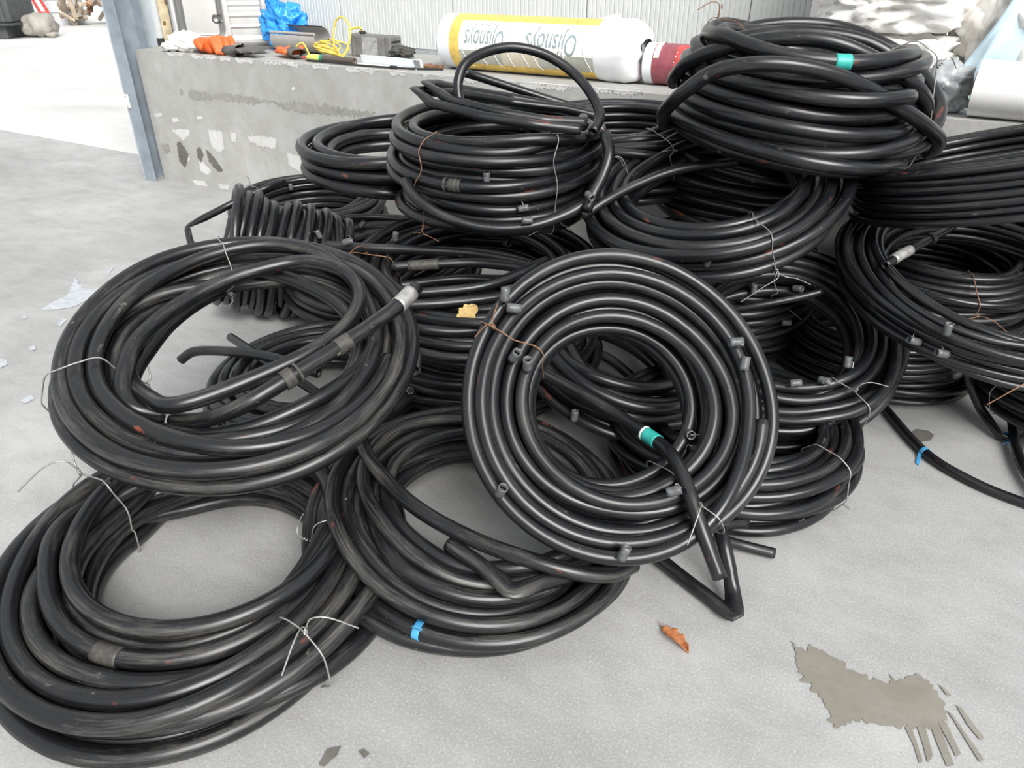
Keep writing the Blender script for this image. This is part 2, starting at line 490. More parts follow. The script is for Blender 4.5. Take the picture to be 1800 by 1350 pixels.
while x_ < 5.2:
    w_ = rg_.uniform(0.12, 0.42)
    d_ = rg_.uniform(0.012, 0.035)
    blob('chipped_paint', [(x_, 0.001), (x_ + w_ * 0.5, 0.001), (x_ + w_, 0.001), (x_ + w_ * 0.9, d_), (x_ + w_ * 0.4, d_ * 1.5), (x_ + w_ * 0.1, d_)], WALL_H + 0.0012, M['plaster'], kerb, rough=0.5, seed=k_)
    wall_blob('chipped_paint', [(x_, WALL_H - 0.001), (x_ + w_, WALL_H - 0.001), (x_ + w_ * 0.85, WALL_H - d_ * 0.9), (x_ + w_ * 0.55, WALL_H - d_ * 0.5), (x_ + w_ * 0.2, WALL_H - d_)], M['plaster'], 60 + k_, 0.002)
    x_ += w_ + rg_.uniform(0.0, 0.12)
    k_ += 1
wall_slab('wall_end', -0.30, 0.0, 0.14, 0.95, 0.0, WALL_H, M['kerb'])['label'] = 'concrete block behind the steel door post'

# white ribbed wall panels standing at the back of the kerb wall
def panel_mesh(w, h):
    pitch = 0.0575
    prof = [(0.0, 0.0)]
    n = int(round(w / pitch))
    p = w / n
    for i in range(n):
        x = i * p
        prof += [(x + p * 0.08, -0.0), (x + p * 0.12, -0.004), (x + p * 0.46, -0.004), (x + p * 0.50, -0.0015), (x + p * 0.56, -0.0015), (x + p * 0.60, -0.004), (x + p * 0.90, -0.004), (x + p * 0.94, 0.0)]
    prof.append((w, 0.0))
    V, Fc = [], []
    for x, y in prof:
        V += [(x, y, 0), (x, y, h)]
    for i in range(len(prof) - 1):
        Fc.append((2 * i, 2 * i + 2, 2 * i + 3, 2 * i + 1))
    k = len(V)
    V += [(0, 0.05, 0), (0, 0.05, h), (w, 0.05, 0), (w, 0.05, h)]
    m = 2 * (len(prof) - 1)
    Fc += [(k, k + 1, k + 3, k + 2), (0, 1, k + 1, k), (m, k + 2, k + 3, m + 1)]
    me = bpy.data.meshes.new('wall_panel')
    me.from_pydata(V, [], Fc)
    me.update()
    return me

pw = empty('wall_panel', WALL_P, (0, 0, WALL_RZ))
pw.name = 'wall_panelled'
tag(pw, 'white ribbed metal panel wall above the kerb', None, None, 'structure')
pm = panel_mesh(0.985, 3.0)
pm.materials.append(M['panel'])
for i in range(6):
    o = bpy.data.objects.new('panel', pm)
    COL.objects.link(o)
    o.parent = pw
    o.location = (0.30 + i * 0.992, 0.84, WALL_H + 0.035)
sill = box('sill_rail', (6.1, 0.05, 0.035), (3.3, 0.865, WALL_H + 0.0175), plain('sill_metal', (0.42, 0.44, 0.45), 0.4, 0.3), pw)

# steel door post at the end of the kerb wall
post = empty('trim_1', WALL_P, (0, 0, WALL_RZ))
tag(post, 'blue-grey steel door post at the end of the kerb wall', None, None, 'structure')
box('web', (0.012, 0.20, 4.2), (-0.10, 0.02, 2.1), M['post'], post)
box('flange', (0.115, 0.012, 4.2), (-0.055, -0.085, 2.1), M['post'], post)
box('flange', (0.115, 0.012, 4.2), (-0.055, 0.125, 2.1), M['post'], post)
box('guide_rail', (0.045, 0.05, 4.2), (-0.145, -0.04, 2.1), M['post_light'], post)
box('pier', (0.10, 0.22, 3.4), (-0.125, 0.26, WALL_H + 1.7), M['post_light'], post)
lk = box('strike_plate', (0.05, 0.006, 0.10), (-0.10, -0.095, 0.60), plain('white_plate', (0.7, 0.7, 0.68), 0.4), post, bevel=0.002)
for zz in (0.565, 0.635):
    bm = bmesh.new()
    bmesh.ops.create_cone(bm, cap_ends=True, segments=10, radius1=0.005, radius2=0.004, depth=0.006)
    bmesh.ops.transform(bm, matrix=Matrix.Translation((-0.10, -0.1005, zz)) @ Matrix.Rotation(PI / 2, 4, 'X'), verts=bm.verts)
    bmobj('screw', bm, M['wire'], lk)


# ================================================================== pipe coils
rng = np.random.default_rng(7)

def smooth_noise(n, per, amp, g):
    k = max(4, int(n / per) + 4)
    kn = g.normal(0, 1, k)
    x = np.linspace(0, k - 1.001, n)
    i = x.astype(int)
    t = x - i
    t = t * t * (3 - 2 * t)
    return amp * (kn[i] * (1 - t) + kn[i + 1] * t)

MT = 72          # points per turn while the coils settle
COILS = {}       # key -> dict
LINES = []       # every pipe line: dict(key, P, a, mob)

def unit(v):
    v = np.asarray(v, float)
    return v / np.linalg.norm(v)

def frame(n):
    n = unit(n)
    u = np.array([1.0, 0, 0]) - n[0] * n
    u = unit(u)
    return u, np.cross(n, u), n

def coil(key, c, n, R, cols, lays, turns, a=0.0225, jr=0.010, jh=0.006, el=0.0, start=0.0, seed=1, material='pipe',
         name='pipe_coil', label='', cone=0.0, ecc=(0, 0), more=(), jt=0.008):
    g = np.random.default_rng(seed)
    u, v, nn = frame(n)
    slots = []
    for (R_, cols_, lays_, turns_, ec_, h0) in [(R, cols, lays, turns, ecc, 0.0)] + list(more):
        sl = []
        for j in range(lays_):
            cs = list(range(cols_))
            if j % 2:
                cs = cs[::-1]
            for i in cs:
                rr = R_ - a - i * 2 * a * 1.01 - (0.5 * a if j % 2 else 0) - cone * (lays_ - 1 - j)
                hh = h0 + (j - (lays_ - 1) / 2) * 2 * a * 0.94
                sl.append((rr, hh, ec_[0], ec_[1]))
        slots += sl[:turns_]
    N = len(slots) * MT
    th = np.arange(N) / MT * 2 * PI
    k = np.minimum((th / (2 * PI)).astype(int), len(slots) - 1)
    f = th / (2 * PI) - k
    w = np.clip((f - 0.72) / 0.28, 0, 1)
    w = w * w * (3 - 2 * w)
    S = np.array(slots + [slots[-1]])
    r = S[k, 0] * (1 - w) + S[k + 1, 0] * w
    h = S[k, 1] * (1 - w) + S[k + 1, 1] * w
    r = r + smooth_noise(N, MT / 5, jr, g)
    h = h + smooth_noise(N, MT / 4, jh, g)
    ang = th + start
    # each turn sits a little off centre
    off = np.stack([smooth_noise(N, MT, jr * 0.9, g), smooth_noise(N, MT, jr * 0.9, g)], 1)
    h = h + smooth_noise(N, MT * 1.5, jt, g) * np.cos(ang) + smooth_noise(N, MT * 1.5, jt, g) * np.sin(ang)
    r = r * (1 + el * np.cos(2 * (ang - 0.6)))
    ex = S[k, 2] * (1 - w) + S[k + 1, 2] * w
    ey = S[k, 3] * (1 - w) + S[k + 1, 3] * w
    x = r * np.cos(ang) + off[:, 0] + ex
    y = r * np.sin(ang) + off[:, 1] + ey
    P = np.asarray(c, float) + x[:, None] * u + y[:, None] * v + h[:, None] * nn
    COILS[key] = dict(c=np.asarray(c, float), u=u, v=v, n=nn, a=a, material=material, name=name, label=label, R=R)
    LINES.append(dict(key=key, P=P, a=a, mob=1.0, ref=nn, main=True, wall=0.0))

def loose(key, pts, a=None, mob=0.35, smooth=True, flat_at=(), material=None, part='loose_pipe', wall=0.004):
    """a length of pipe that leaves its coil; pts in world metres"""
    a = a or COILS[key]['a']
    P = np.asarray(pts, float)
    if smooth:
        P = upsample(P, 12)
    P = resample(P, 0.03)
    fl = np.ones(len(P))
    for q in flat_at:
        i = int(np.argmin(np.linalg.norm(P - np.asarray(q), axis=1)))
        d = np.abs(np.arange(len(P)) - i)
        fl = np.minimum(fl, 0.35 + 0.65 * np.clip(d / 3.0, 0, 1))
    LINES.append(dict(key=key, P=P, a=a, mob=mob, ref=None, main=False, wall=wall, flat=fl, material=material, part=part))


# resting on the floor first, the heap above them after
coil('f15', (-1.22, 4.42, 0.20), (0, -.04, 1), .46, 3, 6, 17, a=.021, seed=15, label='coil at the foot of the kerb wall, behind the kinked pipe coil')
coil('u14', (-1.15, 3.44, 0.265), (-.88, -.20, .36), .285, 2, 14, 26, a=.0215, jr=.012, jh=.008, seed=14, label='coil tipped on its side with a sharply kinked thin pipe sticking out')
coil('u1', (-.74, 2.50, 0.12), (0, 0, 1), .42, 4, 3, 12, a=.021, seed=21, label='small floor coil with two cut ends, seen through the tilted dusty coil')
coil('l16c', (-.62, 3.35, 0.27), (.05, -.1, 1), .44, 6, 6, 30, a=.020, jr=.014, seed=163, label='dark coil squeezed between the kinked pipe coil and the drum shaped coil')
coil('l16a', (-.14, 2.74, 0.16), (0, 0, 1), .48, 8, 6, 40, a=.0185, jr=.014, seed=161, label='bottom coil on the floor underneath the sagging tape-wrapped coil')
coil('l16b', (-.14, 2.76, 0.43), (.03, -.12, 1), .50, 4, 4, 16, a=.0195, jr=.020, jh=.012, seed=162, label='sagging coil with a dark tape wrap beneath the drum shaped coil')
coil('f18', (1.58, 2.90, 0.12), (0, 0, 1), .42, 4, 8, 30, a=.0135, seed=18, label='thin pipe floor coil below the coil with a grey metal fitting')
coil('rb', (.93, 3.08, 0.32), (0, -.05, 1), .39, 5, 13, 58, a=.0185, jr=.012, seed=19, label='tall dark coil standing inside the heap, behind the trailing-pipe coil')
coil('rk', (1.0, 3.24, 0.72), (.1, -.05, 1), .37, 4, 7, 26, a=.0185, jr=.014, seed=31, label='coil hidden below the tall top coil, beside the kerb wall')
coil('e17', (2.22, 2.40, 0.18), (0, 0, 1), .46, 4, 5, 18, a=.017, seed=17, label='partly hidden coil with a kinked loop wrapped in blue tape')
coil('fi', (1.74, 2.84, 0.44), (0, -.1, 1), .38, 4, 8, 30, a=.0155, seed=20, label='thin pipe coil seen through the opening of the coil with grey fitting')
coil('r2', (.755, 2.12, 0.13), (0, 0, 1), .41, 4, 6, 20, a=.0185, seed=2, label='low floor coil under the trailing-pipe coil, bound by one pale wire')
coil('bl', (-.85, 1.50, 0.11), (.03, -.02, 1), .525, 3, 4, 9, a=.0245, jr=.012, seed=3, material='pipe_dusty', label='thick dusty coil flat on the floor, tied with long pale wire tails', more=[(.435, 2, 4, 7, (.015, .075), -.01)])
coil('fm', (-.09, 1.70, 0.135), (.13, -.10, .98), .455, 4, 4, 14, a=.0215, jr=.018, jh=.010, seed=4, material='pipe_dusty', label='floor coil with a blue tape tab on its outer turn')
coil('cb', (.42, 2.40, 0.34), (.2, -.3, .93), .38, 3, 5, 14, a=.021, jr=.02, seed=5, label='coil of crossing strands visible through the opening of the green-taped coil')
coil('r1', (.965, 2.42, 0.33), (-.09, -.42, .88), .42, 4, 4, 16, a=.019, seed=6, label='coil behind the green-taped coil, trailing a floor pipe with a blue tape ring')
coil('c', (.272, 1.735, 0.482), (.086, -.713, .696), .425, 4, 5, 18, a=.0192, jr=.008, seed=7, label='leaning coil whose free end wears a green and white tape', cone=.013, ecc=(.012, 0))
coil('ul', (-.785, 1.94, 0.55), (.063, -.244, .968), .51, 4, 3, 11, a=.0225, jr=.018, jh=.010, seed=8, material='pipe_dusty', label='tilted dusty coil with a loose inner loop and pale metal end fitting')
coil('bL', (-.575, 3.66, 0.735), (.02, -.03, 1), .44, 3, 3, 8, a=.027, seed=12, label='short coil of extra thick pipe beside the drum shaped coil and kerb wall')
coil('b13', (.50, 3.48, 0.82), (0, -.06, 1), .44, 3, 7, 18, a=.0195, seed=13, label='coil behind the drum shaped coil, close to the concrete kerb wall')
coil('fr', (1.67, 2.42, 0.56), (.02, -.22, .97), .50, 5, 5, 25, a=.0135, jr=.014, seed=9, label='wide thin pipe coil with a grey metal fitting on its free end')
coil('mb', (.75, 2.75, 0.785), (-.20, -.22, .95), .48, 4, 3, 12, a=.0215, seed=10, label='open tilted coil propped right under the tall top coil')
coil('fb', (1.74, 2.64, 0.905), (-.20, .19, .96), .50, 4, 7, 28, a=.0135, jr=.006, seed=11, label='thin pipe coil bound into a broad flat band by rusty wire')
coil('st', (-.06, 3.10, 0.825), (.02, -.03, 1), .43, 2, 8, 16, a=.021, jr=.012, jh=.008, seed=22, label='drum shaped coil with one pipe loop arching high above it')
coil('tr', (1.065, 2.92, 1.12), (.10, -.06, .99), .385, 4, 7, 26, a=.0245, jr=.015, jh=.008, seed=23, label='tall messy coil on top of the heap with a green tape patch', cone=-.0165)
loose('ul', [(-0.921, 1.681, 0.473), (-0.982, 1.662, 0.503), (-1.021, 1.687, 0.532), (-1.042, 1.756, 0.572), (-1.051, 1.867, 0.611), (-0.993, 2.008, 0.653), (-0.877, 2.135, 0.688), (-0.72, 2.217, 0.709), (-0.612, 2.218, 0.712), (-0.511, 2.169, 0.693), (-0.46, 2.067, 0.664), (-0.479, 1.93, 0.631), (-0.563, 1.804, 0.605), (-0.737, 1.689, 0.566), (-0.872, 1.622, 0.548), (-0.958, 1.659, 0.542), (-1.057, 1.76, 0.543), (-1.122, 1.908, 0.553), (-1.137, 2.102, 0.572)])
loose('ul', [(-0.928, 1.69, 0.455), (-0.826, 1.64, 0.487), (-0.741, 1.631, 0.521), (-0.679, 1.64, 0.55), (-0.601, 1.696, 0.58), (-0.47, 1.819, 0.623), (-0.344, 1.952, 0.669), (-0.284, 2.048, 0.7)])
loose('c', [(0.079, 1.99, 0.451), (0.254, 1.878, 0.401), (0.385, 1.734, 0.38), (0.428, 1.624, 0.392), (0.449, 1.528, 0.37), (0.478, 1.438, 0.296), (0.52, 1.364, 0.2)], mob=0.15)
loose('fm', [(0.418, 1.63, 0.03), (0.485, 1.546, 0.022), (0.547, 1.465, 0.022), (0.595, 1.398, 0.022), (0.602, 1.465, 0.05), (0.599, 1.51, 0.09), (0.588, 1.557, 0.14), (0.581, 1.605, 0.16)], smooth=False, a=0.0205, flat_at=[(0.597, 1.404, 0.022)], material='pipe', wall=0.003)
loose('r2', [(0.532, 1.7, 0.1), (0.61, 1.67, 0.06), (0.695, 1.667, 0.03), (0.778, 1.646, 0.02)], a=0.0165, wall=0.003)
loose('r2', [(0.523, 1.627, 0.12), (0.613, 1.682, 0.1), (0.707, 1.726, 0.08)], a=0.0165, wall=0.003)
loose('fm', [(-0.472, 1.893, 0.317), (-0.433, 1.781, 0.3), (-0.379, 1.692, 0.284), (-0.279, 1.579, 0.259), (-0.15, 1.484, 0.232), (0.0, 1.421, 0.206), (0.145, 1.389, 0.184), (0.25, 1.407, 0.161), (0.323, 1.469, 0.138)])
loose('fm', [(-0.165, 1.477, 0.203), (-0.073, 1.397, 0.193), (0.0, 1.333, 0.177), (0.065, 1.371, 0.172), (0.141, 1.416, 0.157)], smooth=False, flat_at=[(0.000, 1.333, 0.177)])
loose('r1', [(1.414, 2.899, 0.12), (1.454, 2.742, 0.05), (1.467, 2.531, 0.018), (1.472, 2.183, 0.018), (1.542, 2.01, 0.018), (1.659, 1.883, 0.018), (1.847, 1.756, 0.018)], a=0.0165)
loose('e17', [(1.682, 2.399, 0.25), (1.739, 2.429, 0.16), (1.787, 2.378, 0.07), (1.8, 2.246, 0.03), (1.895, 2.283, 0.03), (2.095, 2.337, 0.04)], smooth=False, flat_at=[(1.800, 2.246, 0.030)])
loose('e17', [(1.811, 2.318, 0.2), (1.844, 2.322, 0.1), (1.827, 2.238, 0.03), (1.756, 2.045, 0.02), (1.72, 1.835, 0.02)])
loose('st', [(-0.172, 2.86, 1.039), (-0.196, 2.88, 1.106), (-0.196, 2.9, 1.161), (-0.167, 2.94, 1.215), (-0.089, 3.0, 1.247), (0.011, 3.04, 1.256), (0.129, 3.04, 1.229), (0.236, 3.0, 1.168), (0.301, 2.92, 1.099), (0.323, 2.84, 1.043), (0.293, 2.78, 1.0)], mob=0.1, a=0.0185)
loose('st', [(0.342, 3.2, 0.963), (0.212, 3.22, 0.998), (0.0, 3.22, 1.031), (-0.224, 3.1, 1.093), (-0.365, 2.95, 1.135), (-0.291, 2.85, 1.091), (-0.101, 2.76, 1.057), (0.08, 2.72, 1.037), (0.244, 2.74, 1.016)], mob=0.2, smooth=False, flat_at=[(-0.365, 2.950, 1.135)], a=0.0185)
loose('st', [(0.336, 3.27, 0.978), (0.0, 3.28, 1.039), (-0.228, 3.15, 1.09), (-0.326, 2.98, 1.127), (-0.229, 2.86, 1.093), (-0.041, 2.79, 1.064), (0.122, 2.77, 1.042), (0.268, 2.8, 1.03)], mob=0.2, smooth=False, flat_at=[(-0.327, 2.980, 1.121)], a=0.0185)
loose('st', [(0.295, 3.35, 0.964), (0.073, 3.36, 1.043), (-0.143, 3.33, 1.115), (-0.2, 3.3, 1.134)], mob=0.2, a=0.0175)
loose('st', [(-0.401, 2.78, 0.824), (-0.346, 2.7, 0.778), (-0.249, 2.64, 0.732), (-0.103, 2.61, 0.699), (0.062, 2.61, 0.701), (0.207, 2.64, 0.736), (0.28, 2.66, 0.772)], mob=0.2)
loose('st', [(0.337, 2.8, 0.99), (0.351, 2.74, 0.933), (0.326, 2.7, 0.861), (0.288, 2.66, 0.799), (0.265, 2.64, 0.749)], mob=0.2)
loose('mb', [(0.248, 2.641, 0.748), (0.332, 2.676, 0.785), (0.462, 2.737, 0.826), (0.638, 2.795, 0.866), (0.854, 2.823, 0.887)], a=0.018)
loose('fr', [(1.579, 2.539, 0.753), (1.494, 2.477, 0.73), (1.372, 2.409, 0.697), (1.301, 2.369, 0.679), (1.24, 2.328, 0.661)], a=0.015, mob=0.1)
loose('u14', [(-1.138, 3.712, 0.58), (-1.206, 3.639, 0.56), (-1.379, 3.534, 0.5), (-1.573, 3.484, 0.42), (-1.554, 3.434, 0.36), (-1.481, 3.347, 0.32), (-1.397, 3.25, 0.3)], smooth=False, flat_at=[(-1.573, 3.484, 0.42)], a=0.017, mob=0.15)
loose('u1', [(-1.298, 2.556, 0.18), (-1.229, 2.556, 0.22), (-1.033, 2.48, 0.25), (-0.833, 2.38, 0.26), (-0.694, 2.313, 0.25)], a=0.019)
loose('u1', [(-1.139, 2.686, 0.22), (-0.979, 2.508, 0.24), (-0.821, 2.337, 0.26), (-0.682, 2.243, 0.22)], a=0.017)
loose('l16b', [(-0.735, 2.821, 0.556), (-0.582, 2.79, 0.558), (-0.358, 2.784, 0.55), (-0.112, 2.765, 0.541), (0.088, 2.699, 0.517), (0.233, 2.56, 0.475)])
loose('l16b', [(-0.461, 2.697, 0.513), (-0.308, 2.709, 0.52), (-0.11, 2.71, 0.524), (0.065, 2.652, 0.512), (0.189, 2.537, 0.474)])
loose('l16b', [(-0.45, 2.463, 0.494), (-0.287, 2.474, 0.501), (-0.103, 2.506, 0.509), (0.043, 2.6, 0.516), (0.132, 2.692, 0.514)])
loose('l16b', [(-0.424, 2.402, 0.466), (-0.243, 2.421, 0.473), (-0.041, 2.477, 0.484), (0.128, 2.6, 0.493)])
loose('l16b', [(-0.454, 2.754, 0.419), (-0.232, 2.833, 0.411), (0.0, 2.836, 0.405), (0.212, 2.887, 0.415)])
loose('l16a', [(-0.382, 3.354, 0.26), (-0.129, 3.14, 0.26), (0.107, 3.28, 0.26), (0.289, 3.592, 0.26)])
loose('r1', [(0.798, 2.497, 0.416), (0.891, 2.475, 0.449), (1.028, 2.47, 0.483), (1.12, 2.476, 0.506)], a=0.013, wall=0.002)
loose('tr', [(0.696, 3.1, 1.176), (0.808, 3.2, 1.257), (0.98, 3.28, 1.306), (1.19, 3.3, 1.317), (1.358, 3.25, 1.294), (1.513, 3.1, 1.217), (1.547, 2.9, 1.122), (1.518, 2.78, 1.054), (1.427, 2.66, 0.99), (1.283, 2.58, 0.965), (1.116, 2.55, 0.966)], mob=0.3)
loose('tr', [(0.602, 3.0, 0.993), (0.55, 2.8, 1.06), (0.547, 2.68, 1.114), (0.573, 2.6, 1.167), (0.655, 2.55, 1.234), (0.799, 2.5, 1.261), (0.982, 2.5, 1.24), (1.175, 2.54, 1.175), (1.337, 2.6, 1.086), (1.456, 2.68, 1.005), (1.583, 2.85, 0.925), (1.647, 3.0, 0.879)], mob=0.4)
loose('tr', [(0.659, 3.1, 1.114), (0.635, 2.95, 1.155), (0.659, 2.85, 1.215), (0.774, 2.75, 1.281), (0.939, 2.68, 1.31), (1.078, 2.64, 1.292), (1.246, 2.64, 1.214), (1.386, 2.68, 1.118), (1.536, 2.85, 1.031), (1.633, 3.05, 1.016)], mob=0.4)
loose('tr', [(0.72, 3.0, 1.237), (0.887, 2.95, 1.297), (1.051, 2.9, 1.316), (1.239, 2.85, 1.289), (1.399, 2.8, 1.203)], mob=0.4)
loose('cb', [(0.0, 3.0, 0.012), (0.149, 2.9, 0.119), (0.329, 2.75, 0.206), (0.496, 2.6, 0.192), (0.613, 2.45, 0.098), (0.643, 2.35, -0.046), (0.614, 2.3, -0.171)])
loose('cb', [(0.072, 2.75, 0.059), (0.233, 2.65, 0.087), (0.388, 2.55, 0.038), (0.495, 2.45, -0.059), (0.542, 2.38, -0.202)])
loose('cb', [(0.205, 2.8, 0.142), (0.376, 2.7, 0.113), (0.488, 2.6, 0.009), (0.58, 2.5, -0.148), (0.603, 2.42, -0.289)])
loose('cb', [(0.056, 2.6, 0.179), (0.223, 2.55, 0.168), (0.355, 2.5, 0.107), (0.483, 2.4, -0.0), (0.541, 2.3, -0.09)], material='pipe_clean')


# ---- let the pipes push each other apart until they rest side by side
def settle(iters=48):
    P0 = np.vstack([l['P'] for l in LINES])
    rad = np.concatenate([np.full(len(l['P']), l['a']) for l in LINES])
    mob = np.concatenate([np.full(len(l['P']), l['mob']) for l in LINES])
    lid = np.concatenate([np.full(len(l['P']), i) for i, l in enumerate(LINES)])
    idx = np.arange(len(P0))
    first = np.r_[True, lid[1:] != lid[:-1]]
    last = np.r_[lid[1:] != lid[:-1], True]
    P = P0.copy()
    cell = 0.072
    base = P.min(0) - 0.5
    I = J = None
    for it in range(iters):
        if it % 4 == 0:
            K = np.floor((P - base) / cell).astype(np.int64)
            key = (K[:, 0] * 4096 + K[:, 1]) * 4096 + K[:, 2]
            order = np.argsort(key, kind='stable')
            ks = key[order]
            Il, Jl = [], []
            for dx in (-1, 0, 1):
                for dy in (-1, 0, 1):
                    for dz in (-1, 0, 1):
                        off = (dx * 4096 + dy) * 4096 + dz
                        if off < 0:
                            continue
                        s = np.searchsorted(ks, key + off, 'left')
                        e = np.searchsorted(ks, key + off, 'right')
                        cnt = e - s
                        tot = int(cnt.sum())
                        if tot == 0:
                            continue
                        ii = np.repeat(idx, cnt)
                        st = np.repeat(s - np.r_[0, np.cumsum(cnt)[:-1]], cnt)
                        jj = order[st + np.arange(tot)]
                        keep = (jj > ii) if off == 0 else np.ones(tot, bool)
                        keep &= ~((lid[ii] == lid[jj]) & (np.abs(ii - jj) < 8))
                        ii, jj = ii[keep], jj[keep]
                        d = np.linalg.norm(P[ii] - P[jj], axis=1)
                        kk = d < (rad[ii] + rad[jj]) * 1.25
                        Il.append(ii[kk]); Jl.append(jj[kk])
            I = np.concatenate(Il); J = np.concatenate(Jl)
        D = P[I] - P[J]
        dist = np.linalg.norm(D, axis=1) + 1e-9
        pen = (rad[I] + rad[J]) * 1.0 - dist
        m = pen > 0
        ii, jj = I[m], J[m]
        c = D[m] / dist[m][:, None] * (pen[m] * 0.5)[:, None]
        corr = np.zeros_like(P)
        cntv = np.zeros(len(P))
        for k in range(3):
            corr[:, k] = np.bincount(ii, c[:, k], len(P)) - np.bincount(jj, c[:, k], len(P))
        cntv = np.bincount(ii, minlength=len(P)) + np.bincount(jj, minlength=len(P))
        P += corr / np.maximum(1, cntv * 0.6)[:, None] * mob[:, None]
        P[:, 2] = np.maximum(P[:, 2], rad + 0.001)
        # keep clear of the concrete kerb wall
        s = (P - WALL_P) @ WALL_N
        low = P[:, 2] < 0.98
        over = np.where(low, np.maximum(0, s + rad + 0.004), 0)
        P -= over[:, None] * WALL_N
        d = P - P0
        for _ in range(2):
            dl = np.roll(d, 1, 0); dr = np.roll(d, -1, 0)
            dl[first] = d[first]; dr[last] = d[last]
            d = 0.25 * dl + 0.5 * d + 0.25 * dr
        P = P0 + d
    P[:, 2] = np.maximum(P[:, 2], rad + 0.001)
    n = 0
    for l in LINES:
        l['P'] = P[n:n + len(l['P'])]
        n += len(l['P'])

settle()

for key, C in COILS.items():
    allp = np.vstack([l['P'] for l in LINES if l['key'] == key])
    C['base'] = np.array([C['c'][0], C['c'][1], allp[:, 2].min() - C['a']])
    root = empty(C['name'], C['base'])
    tag(root, C['label'], 'pipe coil', 'black pipe coils in the heap')
    C['root'] = root
    C['main'] = [l for l in LINES if l['key'] == key and l['main']][0]
    o = tubes('wound_pipe', [(upsample(C['main']['P'], 2), C['a'], C['n'], 0.004, None)], M[C['material']], root, 10, C['base'])
    for l in LINES:
        if l['key'] == key and not l['main']:
            l['obj'] = tubes(l['part'], [(l['P'] if l.get('nosub') else upsample(l['P'], 2), C['a'] if l['a'] is None else l['a'], None, l['wall'],
                     None if l['flat'] is None else np.interp(np.linspace(0, 1, 2 * len(l['P']) - 1), np.linspace(0, 1, len(l['P'])), l['flat']))],
                   M[l['material'] or C['material']], root, 12, C['base'])

# ---- details fixed to the pipes
def nearest(key, p, main_only=False):
    p = np.asarray(p, float)
    best = None
    for l in LINES:
        if l['key'] != key or (main_only and not l['main']):
            continue
        d = np.linalg.norm(l['P'] - p, axis=1)
        i = int(np.argmin(d))
        if best is None or d[i] < best[0]:
            best = (d[i], l, i)
    d, l, i = best
    i = min(max(i, 1), len(l['P']) - 2)
    t = unit(l['P'][i + 1] - l['P'][i - 1])
    return l, i, l['P'][i], t

def hull2(pts):
    pts = sorted(set(map(tuple, np.round(pts, 5))))
    def half(ps):
        h = []
        for p in ps:
            while len(h) >= 2 and (h[-1][0] - h[-2][0]) * (p[1] - h[-2][1]) - (h[-1][1] - h[-2][1]) * (p[0] - h[-2][0]) <= 0:
                h.pop()
            h.append(p)
        return h
    lo, up = half(pts), half(pts[::-1])
    return np.array(lo[:-1] + up[:-1])

def tie_wire(key, phi, tail_at=0.0, tails=((0.1, 0.03), (0.06, -0.05)), rusty=False, rw=0.0019, sub=None, slack=0.004, seed=0, knot=True):
    """a wire looped round all turns of the coil at angle phi (degrees); returns the object and the knot position"""
    C = COILS[key]
    g = np.random.default_rng(seed + int(abs(phi) * 7))
    ph = math.radians(phi)
    er = math.cos(ph) * C['u'] + math.sin(ph) * C['v']
    et = -math.sin(ph) * C['u'] + math.cos(ph) * C['v']
    P = C['main']['P']
    Q = P - C['c']
    ang = np.arctan2(Q @ C['v'], Q @ C['u'])
    dd = np.abs((ang - ph + PI) % (2 * PI) - PI)
    pts = []
    nt = len(P) // MT
    for t in range(nt):
        s = slice(t * MT, (t + 1) * MT)
        i = int(np.argmin(dd[s])) + t * MT
        pts.append((Q[i] @ er, Q[i] @ C['n']))
    pts = np.array(pts)
    if sub is not None:
        pts = pts[sub]
    ring = []
    rr = C['a'] + rw + slack
    for p in pts:
        for k in range(12):
            ring.append((p[0] + rr * math.cos(k * PI / 6), p[1] + rr * math.sin(k * PI / 6)))
    H = hull2(np.array(ring))
    H = np.vstack([H, H[:1]])
    H = resample(H, 0.012)
    wob = smooth_noise(len(H), 9, 0.008, g)
    wob[-1] = wob[0]
    L3 = C['c'] + H[:, :1] * er + H[:, 1:] * C['n'] + wob[:, None] * et
    # start the loop where the knot is
    cen = H.mean(0)
    a2 = np.arctan2(H[:, 1] - cen[1], H[:, 0] - cen[0])
    k0 = int(np.argmin(np.abs((a2 - math.radians(tail_at) + PI) % (2 * PI) - PI)))
    L3 = np.vstack([L3[k0:-1], L3[:k0 + 1]])
    K = L3[0]
    out = unit(K - (C['c'] + cen[0] * er + cen[1] * C['n']))
    lines = [(L3, rw, None, 0, None)]
    if knot:
        tw = []
        along = unit(np.cross(et, out))
        for s in np.linspace(0, 1, 20):
            tw.append(K + out * (0.002 + 0.022 * s) + (math.cos(s * 18) * et + math.sin(s * 18) * along) * 0.0045 * (1 - 0.4 * s))
        lines.append((np.array(tw), rw, None, 0, None))
        E0 = tw[-1]
        for (l, side) in tails:
            p1 = E0 + out * l * 0.35 + et * side * 0.3
            p2 = E0 + out * l * 0.45 + et * side + along * l * 0.3
            p3 = p2 + et * side * 1.2 + along * l * 0.5 - np.array([0, 0, abs(l) * 0.35])
            lines.append((upsample(np.array([E0, p1, p2, p3]), 5), rw * 0.9, None, 0, None))
    o = tubes('tie_wire', lines, M['rust_wire' if rusty else 'wire'], C['root'], 6, C['base'])
    C.setdefault('wires', []).append(o)
    return o, K, out

def wire_path(key, pts, rusty=False, rw=0.0017, name='tie_wire', parent=None):
    C = COILS[key]
    o = tubes(name, [(upsample(np.array(pts, float), 6), rw, None, 0, None)], M['rust_wire' if rusty else 'wire'], C['root'], 6, C['base'])
    return o

